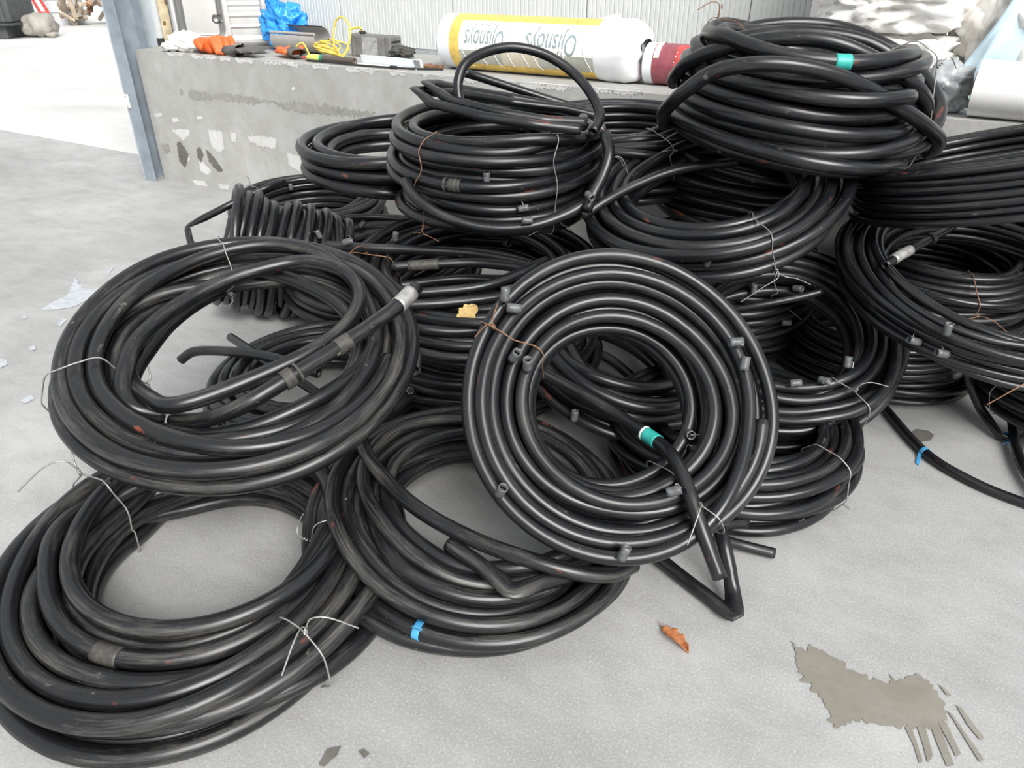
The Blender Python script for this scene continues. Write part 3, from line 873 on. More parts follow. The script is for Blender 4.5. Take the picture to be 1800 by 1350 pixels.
def tube_tag(key, p, lift=0.014, length=0.038, r=0.0128, dirv=None, with_wire=True, seed=0, wire_to=None):
    """a short offcut of thin tube that hangs on a bit of wire beside pipe nearest p"""
    C = COILS[key]
    g = np.random.default_rng(seed + 11)
    l, i, q, t = nearest(key, p)
    cdir = unit(np.array([0, 0, 1.55]) * 0 + np.array(p) - q) if np.linalg.norm(np.array(p) - q) > 1e-3 else np.array([0, 0, 1.0])
    cen = q + cdir * (l['a'] + r * 0.9 + lift)
    d = unit(dirv) if dirv is not None else unit(t + g.normal(0, 0.5, 3))
    pts = np.array([cen - d * length / 2 + d * length * s for s in np.linspace(0, 1, 5)])
    o = tubes('tube_offcut', [(pts, r, None, 0.0028, None)], M['tag'], C['root'], 12, C['base'])
    if with_wire:
        foot = q + cdir * (l['a'] * 0.98)
        if wire_to is not None:
            foot = np.array(wire_to, float)
        mid = (cen + foot) / 2 + g.normal(0, 0.008, 3)
        w = tubes('offcut_wire', [(upsample(np.array([cen + d * 0.01, cen, mid, foot]), 4), 0.0015, None, 0, None)], M['wire'], o, 5, C['base'])
    return o

def band(key, p, width, material, grow=0.0012, name='tape_band', tab=None):
    """tape or clamp wrapped around the pipe of a coil at the pipe point nearest p"""
    C = COILS[key]
    l, i, q, t = nearest(key, p)
    Pf = upsample(l['P'], 8)
    k = int(np.argmin(np.linalg.norm(Pf - np.asarray(p), axis=1)))
    s = np.r_[0, np.cumsum(np.linalg.norm(np.diff(Pf, axis=0), axis=1))]
    m = np.abs(s - s[k]) <= width / 2
    seg = Pf[m]
    if len(seg) < 3:
        seg = np.array([Pf[k] - t * width / 2, Pf[k], Pf[k] + t * width / 2])
    seg = resample(seg, max(0.003, width / 8))
    lines = [(seg, l['a'] + grow, None, grow * 0.9, None)]
    o = tubes(name, lines, M[material], C['root'], 14, C['base'])
    if tab is not None:
        tb = np.asarray(tab, float)
        outw = unit(tb - (tb @ t) * t)
        e0 = Pf[k] + outw * (l['a'] + grow)
        g2 = np.cross(t, outw) * 0.0008
        V = []
        for s2, bend in ((0, 0), (0.5, 0.004), (1.0, 0.001)):
            cpt = e0 + tb * s2 + np.cross(t, outw) * bend
            for sg in (-1, 1):
                V += [cpt + t * sg * width * 0.5 - g2, cpt + t * sg * width * 0.5 + g2]
        V = [v - C['base'] for v in V]
        Fc = []
        for q in (0, 4):
            Fc += [(q, q + 2, q + 6, q + 4), (q + 1, q + 5, q + 7, q + 3), (q, q + 4, q + 5, q + 1), (q + 2, q + 3, q + 7, q + 6)]
        Fc += [(0, 1, 3, 2), (8, 10, 11, 9)]
        pymesh('tape_tail', V, Fc, M[material], o)
    return o, Pf[k], t

tube_tag('c', (-0.018, 1.814, 0.775), dirv=(0.1, 0.2, 1), seed=0)
tube_tag('c', (0.005, 1.791, 0.746), dirv=(1, 0, -0.1), seed=1)
tube_tag('c', (0.605, 1.788, 0.648), dirv=(1, 0.1, 0), seed=2)
tube_tag('c', (0.625, 1.747, 0.604), dirv=(0.2, 0.5, 1), seed=3)
tube_tag('c', (0.522, 1.696, 0.409), dirv=(0, -1, 0.4), seed=4)
tube_tag('c', (0.482, 1.700, 0.364), dirv=(0.2, -1, 0.5), seed=5)
tube_tag('c', (0.007, 1.742, 0.631), dirv=(0.4, -0.4, 0.8), seed=6)
tube_tag('c', (0.041, 1.719, 0.618), dirv=(0, -0.3, 1), seed=7)
tube_tag('c', (0.276, 1.369, 0.280), dirv=(0.35, 0.2, 0.9), seed=8)
tube_tag('c', (0.425, 1.504, 0.371), dirv=(1, 0, 0.3), seed=9)
tube_tag('cb', (0.214, 2.089, 0.235), dirv=(0.1, 0.1, 1), seed=10)
tube_tag('r1', (0.920, 2.626, 0.460), dirv=(0, 0.2, 1), seed=11)
tube_tag('r1', (1.122, 2.623, 0.434), dirv=(1, 0.2, -0.2), seed=12)
tube_tag('r1', (1.078, 2.596, 0.465), dirv=(0.6, -0.7, 0.2), seed=13)
tube_tag('r1', (0.947, 2.142, 0.316), dirv=(1, 0, 0.1), seed=14)
tube_tag('r1', (1.039, 2.136, 0.329), dirv=(0.7, -0.7, 0.1), seed=15)
tube_tag('r1', (1.154, 2.206, 0.344), dirv=(0.1, 0.4, 1), seed=16)
tube_tag('rb', (1.076, 2.721, 0.276), dirv=(1, 0, 0), seed=17)
tube_tag('mb', (0.638, 2.314, 0.686), dirv=(0.1, -0.4, 1), seed=18)
tube_tag('fr', (1.318, 2.021, 0.577), dirv=(0, 0, 1), seed=19)
tube_tag('fr', (1.275, 2.102, 0.502), dirv=(1, 0, -0.3), seed=20)
tube_tag('fr', (1.336, 2.043, 0.490), dirv=(1, 0, -0.2), seed=21)
tube_tag('f18', (1.699, 2.506, 0.136), dirv=(0.5, -0.8, 0), seed=22)
tube_tag('f18', (1.712, 2.494, 0.164), dirv=(1, 0, 0.5), seed=23)
tube_tag('st', (0.054, 2.584, 0.731), dirv=(1, 0.1, 0), seed=24)
tube_tag('l16b', (-0.008, 3.050, 0.513), dirv=(0.5, -0.7, 0.2), seed=25)
tube_tag('st', (0.038, 2.677, 0.765), dirv=(1, 0, 0.2), seed=26)
tube_tag('st', (0.276, 2.608, 0.812), dirv=(0.4, -0.8, -0.2), seed=27)
tube_tag('u14', (-0.908, 3.311, 0.445), dirv=(0.4, 0, -1), seed=28)
tube_tag('l16b', (-0.641, 2.773, 0.588), dirv=(1, 0, 0.3), seed=29)
tube_tag('l16b', (-0.483, 2.937, 0.549), dirv=(0.2, 0, 1), seed=30)
tube_tag('l16c', (-0.745, 3.578, 0.396), dirv=(0.5, 0.3, 0.4), seed=31)
tube_tag('u1', (-0.370, 2.294, 0.200), dirv=(0.3, -0.8, 0.3), seed=32)
tube_tag('u1', (-0.373, 2.339, 0.144), dirv=(0.6, -0.5, 0.2), seed=33)
tube_tag('st', (-0.106, 2.700, 0.871), dirv=(0, 0, 1), seed=34)
tube_tag('c', (-0.027, 1.458, 0.402), dirv=(0.3, -0.3, 0.8), seed=35)
tube_tag('f15', (-1.398, 4.685, 0.303), dirv=(0, 0, 1), seed=36)
band('fm', (-0.232, 1.288, 0.099), 0.026, 'blue_tape', grow=0.003, tab=(0.012, -0.045, 0.055))
band('r1', (1.474, 2.168, 0.019), 0.016, 'blue_tape', tab=(-0.03, -0.05, -0.01))
band('e17', (1.828, 2.262, 0.021), 0.018, 'blue_tape', tab=(-0.05, -0.03, 0.0))
band('c', (0.393, 1.721, 0.380), 0.055, 'green_tape', grow=0.0018)
band('c', (0.376, 1.746, 0.381), 0.01, 'tape_white', grow=0.0024)
band('tr', (1.050, 2.550, 1.260), 0.05, 'green_tape')
band('ul', (-0.932, 2.259, 0.609), 0.016, 'tape_white')
band('ul', (-0.593, 1.703, 0.583), 0.035, 'brown_fit', grow=0.005, name='coupling')
band('ul', (-0.572, 1.723, 0.590), 0.012, 'brown_fit', grow=0.0075, name='coupling_ring')
band('ul', (-0.466, 1.823, 0.624), 0.05, 'brown_fit', grow=0.002, name='coupling')
band('ul', (-0.313, 1.998, 0.684), 0.075, 'metal_fit', grow=0.0025, name='end_fitting')
band('st', (-0.242, 2.700, 0.833), 0.012, 'brown_fit', grow=0.004, name='coupling_ring')
band('st', (-0.207, 2.686, 0.832), 0.05, 'brown_fit', grow=0.0025, name='coupling')
band('st', (-0.207, 2.686, 0.832), 0.012, 'brown_fit', grow=0.004, name='coupling_ring')
band('bl', (-0.943, 1.182, 0.135), 0.07, 'brown_fit', grow=0.0015, name='tape_wrap')
band('l16b', (-0.343, 2.707, 0.519), 0.12, 'brown_fit', grow=0.0012, name='tape_wrap')
band('fr', (1.311, 2.375, 0.682), 0.09, 'metal_fit', grow=0.003, name='end_fitting')
band('fr', (1.436, 2.444, 0.714), 0.02, 'brown_fit', grow=0.005, name='coupling_ring')
band('bl', (-1.279, 1.357, 0.096), 0.03, 'brown_fit', grow=0.001, name='tape_wrap')
tie_wire('ul', 112, tail_at=200, tails=((0.03, .02),))
tie_wire('ul', 207, tail_at=180, tails=((0.05, -.02), (.03, .03)), rusty=False, rw=.0023, slack=.012)
tie_wire('bl', 148, tail_at=60, tails=((.10, .06), (.14, -.05)), rw=.0026, slack=.012)
tie_wire('bl', -38, tail_at=70, tails=((.06, -.05), (.09, .04)), rw=.0024, slack=.012, sub=slice(0, 9))
tie_wire('bl', 8, tail_at=150, tails=((.05, .03),), rw=.002, sub=slice(9, 16))
tie_wire('c', 152, tail_at=60, tails=((.03, .02), (.02, -.03)), rusty=True)
tie_wire('c', -52, tail_at=80, tails=((.05, -.04),), slack=.012)
tie_wire('mb', -78, tail_at=-20, tails=((.06, .05), (.05, -.06)))
tie_wire('mb', 112, tail_at=150, tails=((.04, .03),), rusty=False)
tie_wire('r2', -48, tail_at=-30, tails=((.02, .02),), rw=.002)
tie_wire('tr', -30, tail_at=60, tails=((.05, .02),), rw=.0021, slack=.012)
tie_wire('tr', 140, tail_at=80, tails=((.07, .03), (.05, -.05)), rusty=True)
tie_wire('fb', -97, tail_at=80, tails=((.06, .06), (.03, -.03)), rusty=True, rw=.0021)
tie_wire('fr', -98, tail_at=40, tails=((.12, -.10), (.10, .12)), rusty=True, rw=.0021)
tie_wire('fi', -100, tail_at=20, tails=((.05, -.06), (.05, .05)), rusty=True)
tie_wire('st', -22, tail_at=30, tails=((.08, .04), (.12, .02)), rw=.0021)
tie_wire('st', -60, tail_at=-60, tails=((.08, .05), (.05, -.05)))
tie_wire('st', -128, tail_at=-70, tails=((.03, .03), (.03, -.03)), rusty=True)
tie_wire('u14', 195, tail_at=90, tails=((.06, .03), (.04, -.05)), rw=.0021)
tie_wire('f15', 165, tail_at=90, tails=((.10, .05),))
tie_wire('r1', 80, tail_at=-100, tails=((.06, .06), (.08, -.06)))
tie_wire('r1', -60, tail_at=80, tails=((.05, .04),))
tie_wire('l16b', 175, tail_at=80, tails=((.08, .08),), rusty=True)
tie_wire('e17', 190, tail_at=180, tails=((.05, .03),))


# ================================================================== things on the kerb wall
from mathutils import noise as mnoise

def on_ledge(name, s, d, z=0.0, rz=0.0, rx=0.0, ry=0.0):
    e = empty(name, on_wall(s, d, WALL_H + z))
    e.rotation_euler = (Matrix.Rotation(WALL_RZ, 3, 'Z') @ Euler((rx, ry, rz)).to_matrix()).to_euler()
    return e

def lathe(name, prof, material, parent=None, seg=32, axis='X', loc=(0, 0, 0), smooth=True, arc=2 * PI, start=0.0):
    """prof: list of (along, radius)"""
    V, Fc = [], []
    full = abs(arc - 2 * PI) < 1e-6
    n = seg if full else seg + 1
    for (t, r) in prof:
        for k in range(n):
            a = start + arc * k / seg
            p = (t, r * math.cos(a), r * math.sin(a))
            if axis == 'Z':
                p = (p[1], p[2], p[0])
            elif axis == 'Y':
                p = (p[1], p[0], p[2])
            V.append(Vector(p) + Vector(loc))
    for i in range(len(prof) - 1):
        for k in range(seg):
            k2 = (k + 1) % n
            Fc.append((i * n + k, i * n + k2, (i + 1) * n + k2, (i + 1) * n + k))
    o = pymesh(name, V, Fc, material, parent, smooth)
    bm = bmesh.new(); bm.from_mesh(o.data)
    bmesh.ops.remove_doubles(bm, verts=bm.verts, dist=1e-6)
    bmesh.ops.recalc_face_normals(bm, faces=bm.faces)
    bm.to_mesh(o.data); bm.free()
    o.data.set_sharp_from_angle(angle=math.radians(38))
    return o

def crumple(name, size, material, parent=None, seed=0, amp=0.35, freq=2.2, sub=4, flatten=0.0, loc=(0, 0, 0), ridged=True, boxy=0.0):
    """a crumpled soft lump (bag, rag, sack) resting on z = 0"""
    bm = bmesh.new()
    bmesh.ops.create_icosphere(bm, subdivisions=sub, radius=1.0)
    off = Vector((seed * 3.17, seed * 1.31, seed * 7.7))
    for v in bm.verts:
        p = v.co.copy()
        if boxy:
            m = max(abs(p.x), abs(p.y), abs(p.z))
            p = p.lerp(p / m, boxy)
        q = v.co * freq + off
        n1 = mnoise.noise(q)
        n2 = mnoise.noise(q * 2.3 + Vector((9, 1, 4)))
        n3 = mnoise.noise(q * 5.1 + Vector((2, 8, 3)))
        d = (1 - 2 * abs(n1)) * 0.55 + (1 - 2 * abs(n2)) * 0.3 + n3 * 0.2 if ridged else n1 * 0.6 + n2 * 0.3
        p = p * (1 + amp * (d - 0.45))
        v.co = Vector((p.x * size[0] / 2, p.y * size[1] / 2, max(-0.5 + flatten, p.z * 0.5 + 0.0) * size[2]))
    zmin = min(v.co.z for v in bm.verts)
    for v in bm.verts:
        v.co = v.co + Vector(loc) - Vector((0, 0, zmin))
    return bmobj(name, bm, material, parent, True)

def curved_text(txt, size, material, parent, name, R, ang0, x0, flip=True, shear=0.25, thick=0.0006, sx=1.0):
    """flat print wrapped on a roll whose axis is local X; ang0: angle of the text middle, from +Z towards -Y (front)"""
    cu = bpy.data.curves.new('print', 'FONT')
    cu.body = txt
    cu.size = size
    cu.shear = shear
    cu.resolution_u = 3
    ob = bpy.data.objects.new('print_tmp', cu)
    COL.objects.link(ob)
    bpy.context.view_layer.update()
    dg = bpy.context.evaluated_depsgraph_get()
    me = bpy.data.meshes.new_from_object(ob.evaluated_get(dg))
    bpy.data.objects.remove(ob, do_unlink=True)
    bm = bmesh.new(); bm.from_mesh(me)
    bmesh.ops.triangulate(bm, faces=bm.faces)
    bmesh.ops.subdivide_edges(bm, edges=[e for e in bm.edges if e.calc_length() > size * 0.12], cuts=2)
    xs = [v.co.x for v in bm.verts]; ys = [v.co.y for v in bm.verts]
    w, h = max(xs) - min(xs), max(ys) - min(ys)
    for v in bm.verts:
        x, y = (v.co.x - min(xs)) * sx, v.co.y - h / 2
        if flip:
            x, y = w * sx - x, -y
        a = ang0 - y / R
        v.co = Vector((x0 + x, -R * math.sin(a), R * math.cos(a)))
    bm.to_mesh(me); bm.free()
    me.materials.clear()
    return link(name, me, material, parent, False)

def patch(name, R, x0, x1, a0, a1, material, parent, seg=16):
    """a piece of film or label lying on a roll with axis local X, between angles a0 and a1 (from +Z towards the front)"""
    V, Fc = [], []
    for k in range(seg + 1):
        a = a0 + (a1 - a0) * k / seg
        for x in (x0, x1):
            V.append((x, -R * math.sin(a), R * math.cos(a)))
    for k in range(seg):
        Fc.append((2 * k, 2 * k + 1, 2 * k + 3, 2 * k + 2))
    return pymesh(name, V, Fc, material, parent, True)

M['steel'] = plain('brushed_steel', (0.50, 0.49, 0.47), 0.28, 0.9, var=0.06, scale=12)
M['steel_dark'] = plain('drain_steel', (0.25, 0.25, 0.25), 0.3, 0.8)
M['orange'] = plain('orange_rubber', (0.75, 0.13, 0.025), 0.55, bump=0.3, scale=60)
M['cuff'] = plain('grey_knit', (0.30, 0.30, 0.25), 0.9, bump=0.5, scale=150)
M['dark_glove'] = plain('dark_grey_rubber', (0.10, 0.095, 0.09), 0.7, bump=0.4, scale=60)
M['rag_white'] = plain('white_cloth', (0.80, 0.79, 0.76), 0.9, var=0.06, scale=20)
M['rag_dark'] = plain('dark_cloth', (0.07, 0.068, 0.06), 0.95, bump=0.4, scale=60)
M['blue_bag'] = plain('blue_plastic_bag', (0.035, 0.30, 0.78), 0.28, var=0.25, scale=25)
M['timber'] = plain('old_timber', (0.52, 0.43, 0.28), 0.8, var=0.3, scale=14, bump=0.2)
M['pvc'] = plain('grey_pvc', (0.50, 0.52, 0.52), 0.4, var=0.08)
M['black_foot'] = plain('black_rubber', (0.02, 0.02, 0.02), 0.7)
M['gutter'] = plain('grey_gutter', (0.36, 0.35, 0.33), 0.35, var=0.1)
M['yellow'] = plain('yellow_rope', (0.72, 0.55, 0.10), 0.7, var=0.2, scale=90)
M['box_grey'] = plain('grey_plastic_case', (0.16, 0.155, 0.15), 0.6, var=0.2, scale=20)
M['plate'] = plain('worn_grey_plate', (0.33, 0.33, 0.33), 0.5, var=0.2, scale=35)
M['lime'] = plain('lime_grip', (0.62, 0.68, 0.16), 0.5, var=0.15)
M['green'] = plain('green_plastic', (0.02, 0.27, 0.15), 0.4)
M['magenta'] = plain('magenta_handle', (0.42, 0.08, 0.16), 0.5)
M['brown_tube'] = plain('brown_tube', (0.095, 0.075, 0.06), 0.5)
M['white_strip'] = plain('white_plastic_strip', (0.72, 0.76, 0.77), 0.4, var=0.05)
M['film'] = plain('milky_film', (0.74, 0.77, 0.80), 0.22, var=0.04, scale=6, coat=0.3)
M['film_shine'] = plain('clear_wrap', (0.82, 0.83, 0.84), 0.18, var=0.05, scale=12, coat=0.5)
M['gold'] = plain('gold_print', (0.76, 0.52, 0.12), 0.35, var=0.22, scale=25)
M['label'] = plain('label_white', (0.84, 0.83, 0.79), 0.35, var=0.05, scale=10)
M['label_beige'] = plain('label_beige', (0.66, 0.58, 0.45), 0.4, var=0.1, scale=15)
M['label_grey'] = plain('label_grey_green', (0.42, 0.42, 0.37), 0.4, var=0.2, scale=18)
M['ink'] = plain('grey_green_ink', (0.26, 0.33, 0.34), 0.5)
M['card'] = plain('cardboard_core', (0.36, 0.29, 0.23), 0.9, var=0.2)
M['red_film'] = plain('dark_red_print', (0.27, 0.07, 0.085), 0.3, var=0.25, scale=20)
M['red_bright'] = plain('red_print', (0.50, 0.07, 0.07), 0.3, var=0.3, scale=35)
M['dark_green'] = plain('dark_green_print', (0.05, 0.15, 0.115), 0.35, var=0.2)
M['cream_tape'] = plain('cream_packing_tape', (0.74, 0.70, 0.58), 0.4)
M['print_white'] = plain('white_print', (0.86, 0.86, 0.84), 0.4)
M['orange_print'] = plain('orange_print', (0.75, 0.33, 0.05), 0.4)

# --- timber plank, plastic pipe and brush handles in the corner by the post
o = on_ledge('plastic_pipe', -0.075, 0.30)
tag(o, 'pale grey plastic pipe with black foot standing beside the steel post', 'pipe')
lathe('pipe_body', [(0.04, 0.036), (1.6, 0.036), (1.6, 0.030), (0.04, 0.030)], M['pvc'], o, 20, 'Z')
lathe('foot_cap', [(0.0, 0.0), (0.0, 0.040), (0.055, 0.040), (0.055, 0.0)], M['black_foot'], o, 20, 'Z')
o = on_ledge('timber_plank', 0.05, 0.30, 0, 0.35, -0.10, -0.05)
tag(o, 'weathered tan timber plank leaning in the corner by the sink', 'plank')
box('board', (0.105, 0.05, 1.7), (0, 0, 0.85), M['timber'], o, bevel=0.006)
for i, (x, z, a) in enumerate(((-0.02, 0.16, 0.2), (0.025, 0.30, -0.3), (0.0, 0.62, 0.1))):
    box('knot', (0.022, 0.003, 0.03), (x, -0.0255, z), plain('dark_knot', (0.16, 0.10, 0.05), 0.9), o, (0, a, 0), 0.001)
for i in range(2):
    o = on_ledge('brush_handle', 0.105 + i * 0.05, 0.42 + 0.05 * i, 0, 0, -0.12, 0.03)
    tag(o, ('slim tool handle with green grip, white band and red shaft behind the plank', 'slim tool handle with green grip beside the steel sink')[i], 'handle', 'tool handles behind the plank')
    lathe('shaft', [(0, 0.0), (0.0, 0.012), (0.32, 0.014), (0.32, 0)], M['yellow' if i == 0 else 'magenta'], o, 14, 'Z')
    lathe('shaft_sleeve', [(0.18, 0.0), (0.18, 0.019), (0.32, 0.021), (0.32, 0)], M['magenta'], o, 14, 'Z')
    lathe('white_band', [(0.32, 0.0), (0.32, 0.027), (0.335, 0.027), (0.335, 0)], M['print_white'], o, 14, 'Z')
    lathe('grip', [(0.335, 0.0), (0.335, 0.029), (0.40, 0.032), (0.415, 0.026), (0.42, 0)], M['green'], o, 14, 'Z')

# --- stainless sink standing on its edge
o = on_ledge('kitchen_sink', 0.20, 0.20, 0.006, math.radians(46), -0.13)
tag(o, 'stainless steel kitchen sink with ribbed drainer standing on its edge', 'sink')
W_, H_ = 0.74, 0.50
nx, nz = 92, 60
V, Fc = [], []
def sink_depth(x, z):
    bx, bz, bw, bh, rr = 0.21, 0.25, 0.165, 0.205, 0.07
    qx, qz = abs(x - bx) - (bw - rr), abs(z - bz) - (bh - rr)
    dd = math.hypot(max(qx, 0), max(qz, 0)) + min(max(qx, qz), 0) - rr
    t = min(1, max(0, -dd / 0.045))
    bowl = 0.14 * (t * t * (3 - 2 * t))
    dr = 0.0
    if 0.415 < x < 0.66 and 0.05 < z < 0.46:
        edge = min(1, (x - 0.415) / 0.01, (0.66 - x) / 0.01, (z - 0.05) / 0.01, (0.46 - z) / 0.01)
        ph = (z % 0.038) / 0.038
        dr = 0.004 * edge - 0.004 * edge * max(0, 1 - abs(ph - 0.5) * 12)
    rim = 0.012 * min(1, max(0, 1 - min(x, W_ - x, z, H_ - z) / 0.012))
    return bowl + dr + rim
for j in range(nz + 1):
    for i in range(nx + 1):
        x, z = W_ * i / nx, H_ * j / nz
        V.append((x, sink_depth(x, z), z))
for j in range(nz):
    for i in range(nx):
        a = j * (nx + 1) + i
        Fc.append((a, a + 1, a + nx + 2, a + nx + 1))
so = pymesh('basin_sheet', V, Fc, M['steel'], o, True)
sm = so.modifiers.new('thickness', 'SOLIDIFY'); sm.thickness = 0.0015; sm.offset = 1
lathe('drain_ring', [(0.128, 0.0), (0.128, 0.018), (0.122, 0.026), (0.134, 0.034), (0.139, 0.034)], M['steel_dark'], o, 20, 'Y', (0.315, 0, 0.20))
for k in range(11):
    zz = 0.065 + k * 0.038
    bm = bmesh.new()
    bmesh.ops.create_uvsphere(bm, u_segments=8, v_segments=6, radius=0.0055)
    bmesh.ops.translate(bm, vec=(0.645, 0.003, zz), verts=bm.verts)
    bmobj('stud', bm, M['print_white'], o, True)
box('back_edge', (0.006, 0.02, H_), (W_ - 0.003, 0.012, H_ / 2), M['steel'], o)

# --- gloves
def glove(label, s, d, rz, mg, cuffm, seed, sc=1.0, cuff=True, lift=0.0, rx=0.0, curl=0.5, flat=0.8):
    o = on_ledge('work_glove', s, d, lift, rz, rx)
    g = random.Random(seed)
    bm = bmesh.new()
    def cap(p0, p1, r0, r1, n=5):
        for k in range(n):
            t = k / (n - 1)
            c = Vector(p0).lerp(Vector(p1), t)
            r = r0 + (r1 - r0) * t
            bmesh.ops.create_icosphere(bm, subdivisions=2, radius=r, matrix=Matrix.Translation(c) @ Matrix.Diagonal((1, 1, flat, 1)))
    for k in range(5):
        cap((0.0 + 0.02 * k, -0.035, 0.035), (0.02 * k, 0.04, 0.037), 0.028, 0.028, 5)
    for k in range(4):
        y = -0.040 + k * 0.027
        ln = (0.070, 0.085, 0.080, 0.060)[k]
        c = curl * (0.6 + 0.6 * g.random())
        a = Vector((0.085, y, 0.036))
        b = a + Vector((ln * 0.5, g.uniform(-.01, .01), 0.024 * c))
        e = b + Vector((ln * 0.45, g.uniform(-.012, .012), -0.045 * c))
        e.z = max(e.z, 0.012)
        cap(a, b, 0.0165, 0.0155, 5); cap(b, e, 0.0155, 0.0125, 5)
    cap((0.01, -0.05, 0.035), (0.06, -0.085, 0.05), 0.019, 0.017, 5)
    cap((0.06, -0.085, 0.05), (0.09, -0.085, 0.035), 0.017, 0.014, 4)
    h = bmobj('hand_shell', bm, mg, o, True)
    rm = h.modifiers.new('skin', 'REMESH'); rm.mode = 'VOXEL'; rm.voxel_size = 0.006; rm.use_smooth_shade = True
    sm_ = h.modifiers.new('soften', 'SMOOTH'); sm_.iterations = 4
    dg = bpy.context.evaluated_depsgraph_get()
    me = bpy.data.meshes.new_from_object(h.evaluated_get(dg))
    h.modifiers.clear(); h.data = me
    me.polygons.foreach_set('use_smooth', np.ones(len(me.polygons), dtype=bool))
    if cuff:
        V, Fc = [], []
        n = 20
        for i, (x, ry, rz_) in enumerate(((0.0, 0.052, 0.030), (-0.03, 0.047, 0.026), (-0.06, 0.046, 0.026), (-0.095, 0.052, 0.024), (-0.094, 0.048, 0.020), (-0.05, 0.042, 0.02))):
            for k in range(n):
                a = 2 * PI * k / n
                w = 1 + 0.06 * math.sin(5 * a + i)
                V.append((x, ry * w * math.cos(a), 0.034 + rz_ * w * math.sin(a)))
        for i in range(5):
            for k in range(n):
                Fc.append((i * n + k, i * n + (k + 1) % n, (i + 1) * n + (k + 1) % n, (i + 1) * n + k))
        pymesh('cuff', V, Fc, cuffm, o, True)
    o.scale = (sc, sc, sc)
    tag(o, label, 'glove', 'work gloves on the kerb wall')
    return o

glove('puffed orange rubber work glove with grey knit cuff before the sink bowl', 0.62, 0.17, -0.25, M['orange'], M['cuff'], 3, 1.55, curl=1.3, flat=1.25)
glove('flat dark grey work glove lying open at the kerb edge', 1.02, 0.085, 0.1, M['dark_glove'], M['dark_glove'], 4, 1.15, curl=0.15, flat=0.5)
glove('dark grey work glove folded over beside the sink drainer', 0.90, 0.22, 0.5, M['dark_glove'], M['cuff'], 5, 1.05, curl=0.2, flat=0.5)
glove('limp orange rubber work glove with brown stained palm beside the gutter piece', 1.40, 0.20, 2.75, M['orange'], M['dark_glove'], 6, 1.15, curl=0.5, flat=0.7)
o = on_ledge('cloth_rag', 0.44, 0.12)
tag(o, 'crumpled white cloth rag at the foot of the steel sink', 'rag')
crumple('cloth', (0.30, 0.17, 0.13), M['rag_white'], o, 3, 0.6, 1.6)
crumple('cloth_fold', (0.18, 0.14, 0.07), M['rag_white'], o, 5, 0.6, 1.6, loc=(-0.09, -0.05, 0))

# --- blue bag, gutter piece
o = on_ledge('plastic_bag', 0.93, 0.62)
tag(o, 'crumpled shiny blue plastic bag behind the sink', 'bag')
crumple('bag_body', (0.34, 0.26, 0.30), M['blue_bag'], o, 7, 0.75, 1.7, 5)
crumple('bag_ear', (0.11, 0.08, 0.20), M['blue_bag'], o, 9, 0.6, 1.8, 4, loc=(-0.07, -0.02, 0.22))
crumple('bag_ear', (0.14, 0.09, 0.13), M['blue_bag'], o, 11, 0.6, 1.8, 4, loc=(0.09, -0.02, 0.18))
o = on_ledge('gutter_piece', 0.98, 0.50, 0.002)
tag(o, 'short grey half-round gutter piece lying below the blue bag', 'gutter')
lathe('channel', [(0.0, 0.088), (0.42, 0.088), (0.42, 0.083), (0.0, 0.083), (0.0, 0.088)], M['gutter'], o, 24, 'X', (0, 0, 0.088), arc=1.55 * PI, start=-1.1 * PI)
lathe('rolled_edge', [(0.0, 0.0), (0.0, 0.010), (0.42, 0.010), (0.42, 0.0)], M['gutter'], o, 10, 'X', (0, -0.075, 0.128))

# --- yellow rope
o = on_ledge('yellow_rope', 1.42, 0.42)
tag(o, 'tangled thin yellow rope in loops beside the grey motor box', 'rope')
rg = random.Random(4)
pts = []
for k in range(120):
    t = k / 119
    a = t * 2 * PI * 5.5
    r = 0.055 + 0.05 * math.sin(3.1 * a * 0.37 + 1)
    pts.append((0.10 + 0.16 * (t - 0.4) + r * math.cos(a) * 1.3, r * math.sin(a) * 0.8, max(0.006, 0.008 + 0.07 * abs(math.sin(a * 0.5)) * (0.4 + t))))
tubes('tangle', [(upsample(np.array(pts), 3), 0.0055, None, 0, None)], M['yellow'], o, 7)
lp = [(0.16, 0.0, 0.02), (0.14, 0.02, 0.12), (0.17, 0.03, 0.22), (0.24, 0.02, 0.245), (0.31, 0.0, 0.20), (0.33, -0.03, 0.12), (0.30, -0.07, 0.02), (0.27, -0.09, 0.008)]
tubes('tall_loop', [(upsample(np.array(lp), 6), 0.0065, None, 0, None)], M['yellow'], o, 7)
lp = [(-0.16, -0.06, 0.006), (-0.15, -0.05, 0.05), (-0.10, -0.04, 0.075), (-0.05, -0.06, 0.05), (0.0, -0.08, 0.008), (0.06, -0.07, 0.006)]
tubes('low_loop', [(upsample(np.array(lp), 6), 0.0065, None, 0, None)], M['yellow'], o, 7)
lp = [(0.30, 0.0, 0.17), (0.35, 0.0, 0.185), (0.39, 0.01, 0.19), (0.41, 0.0, 0.175)]
tubes('rope_end', [(upsample(np.array(lp), 6), 0.007, None, 0, None)], M['yellow'], o, 7)

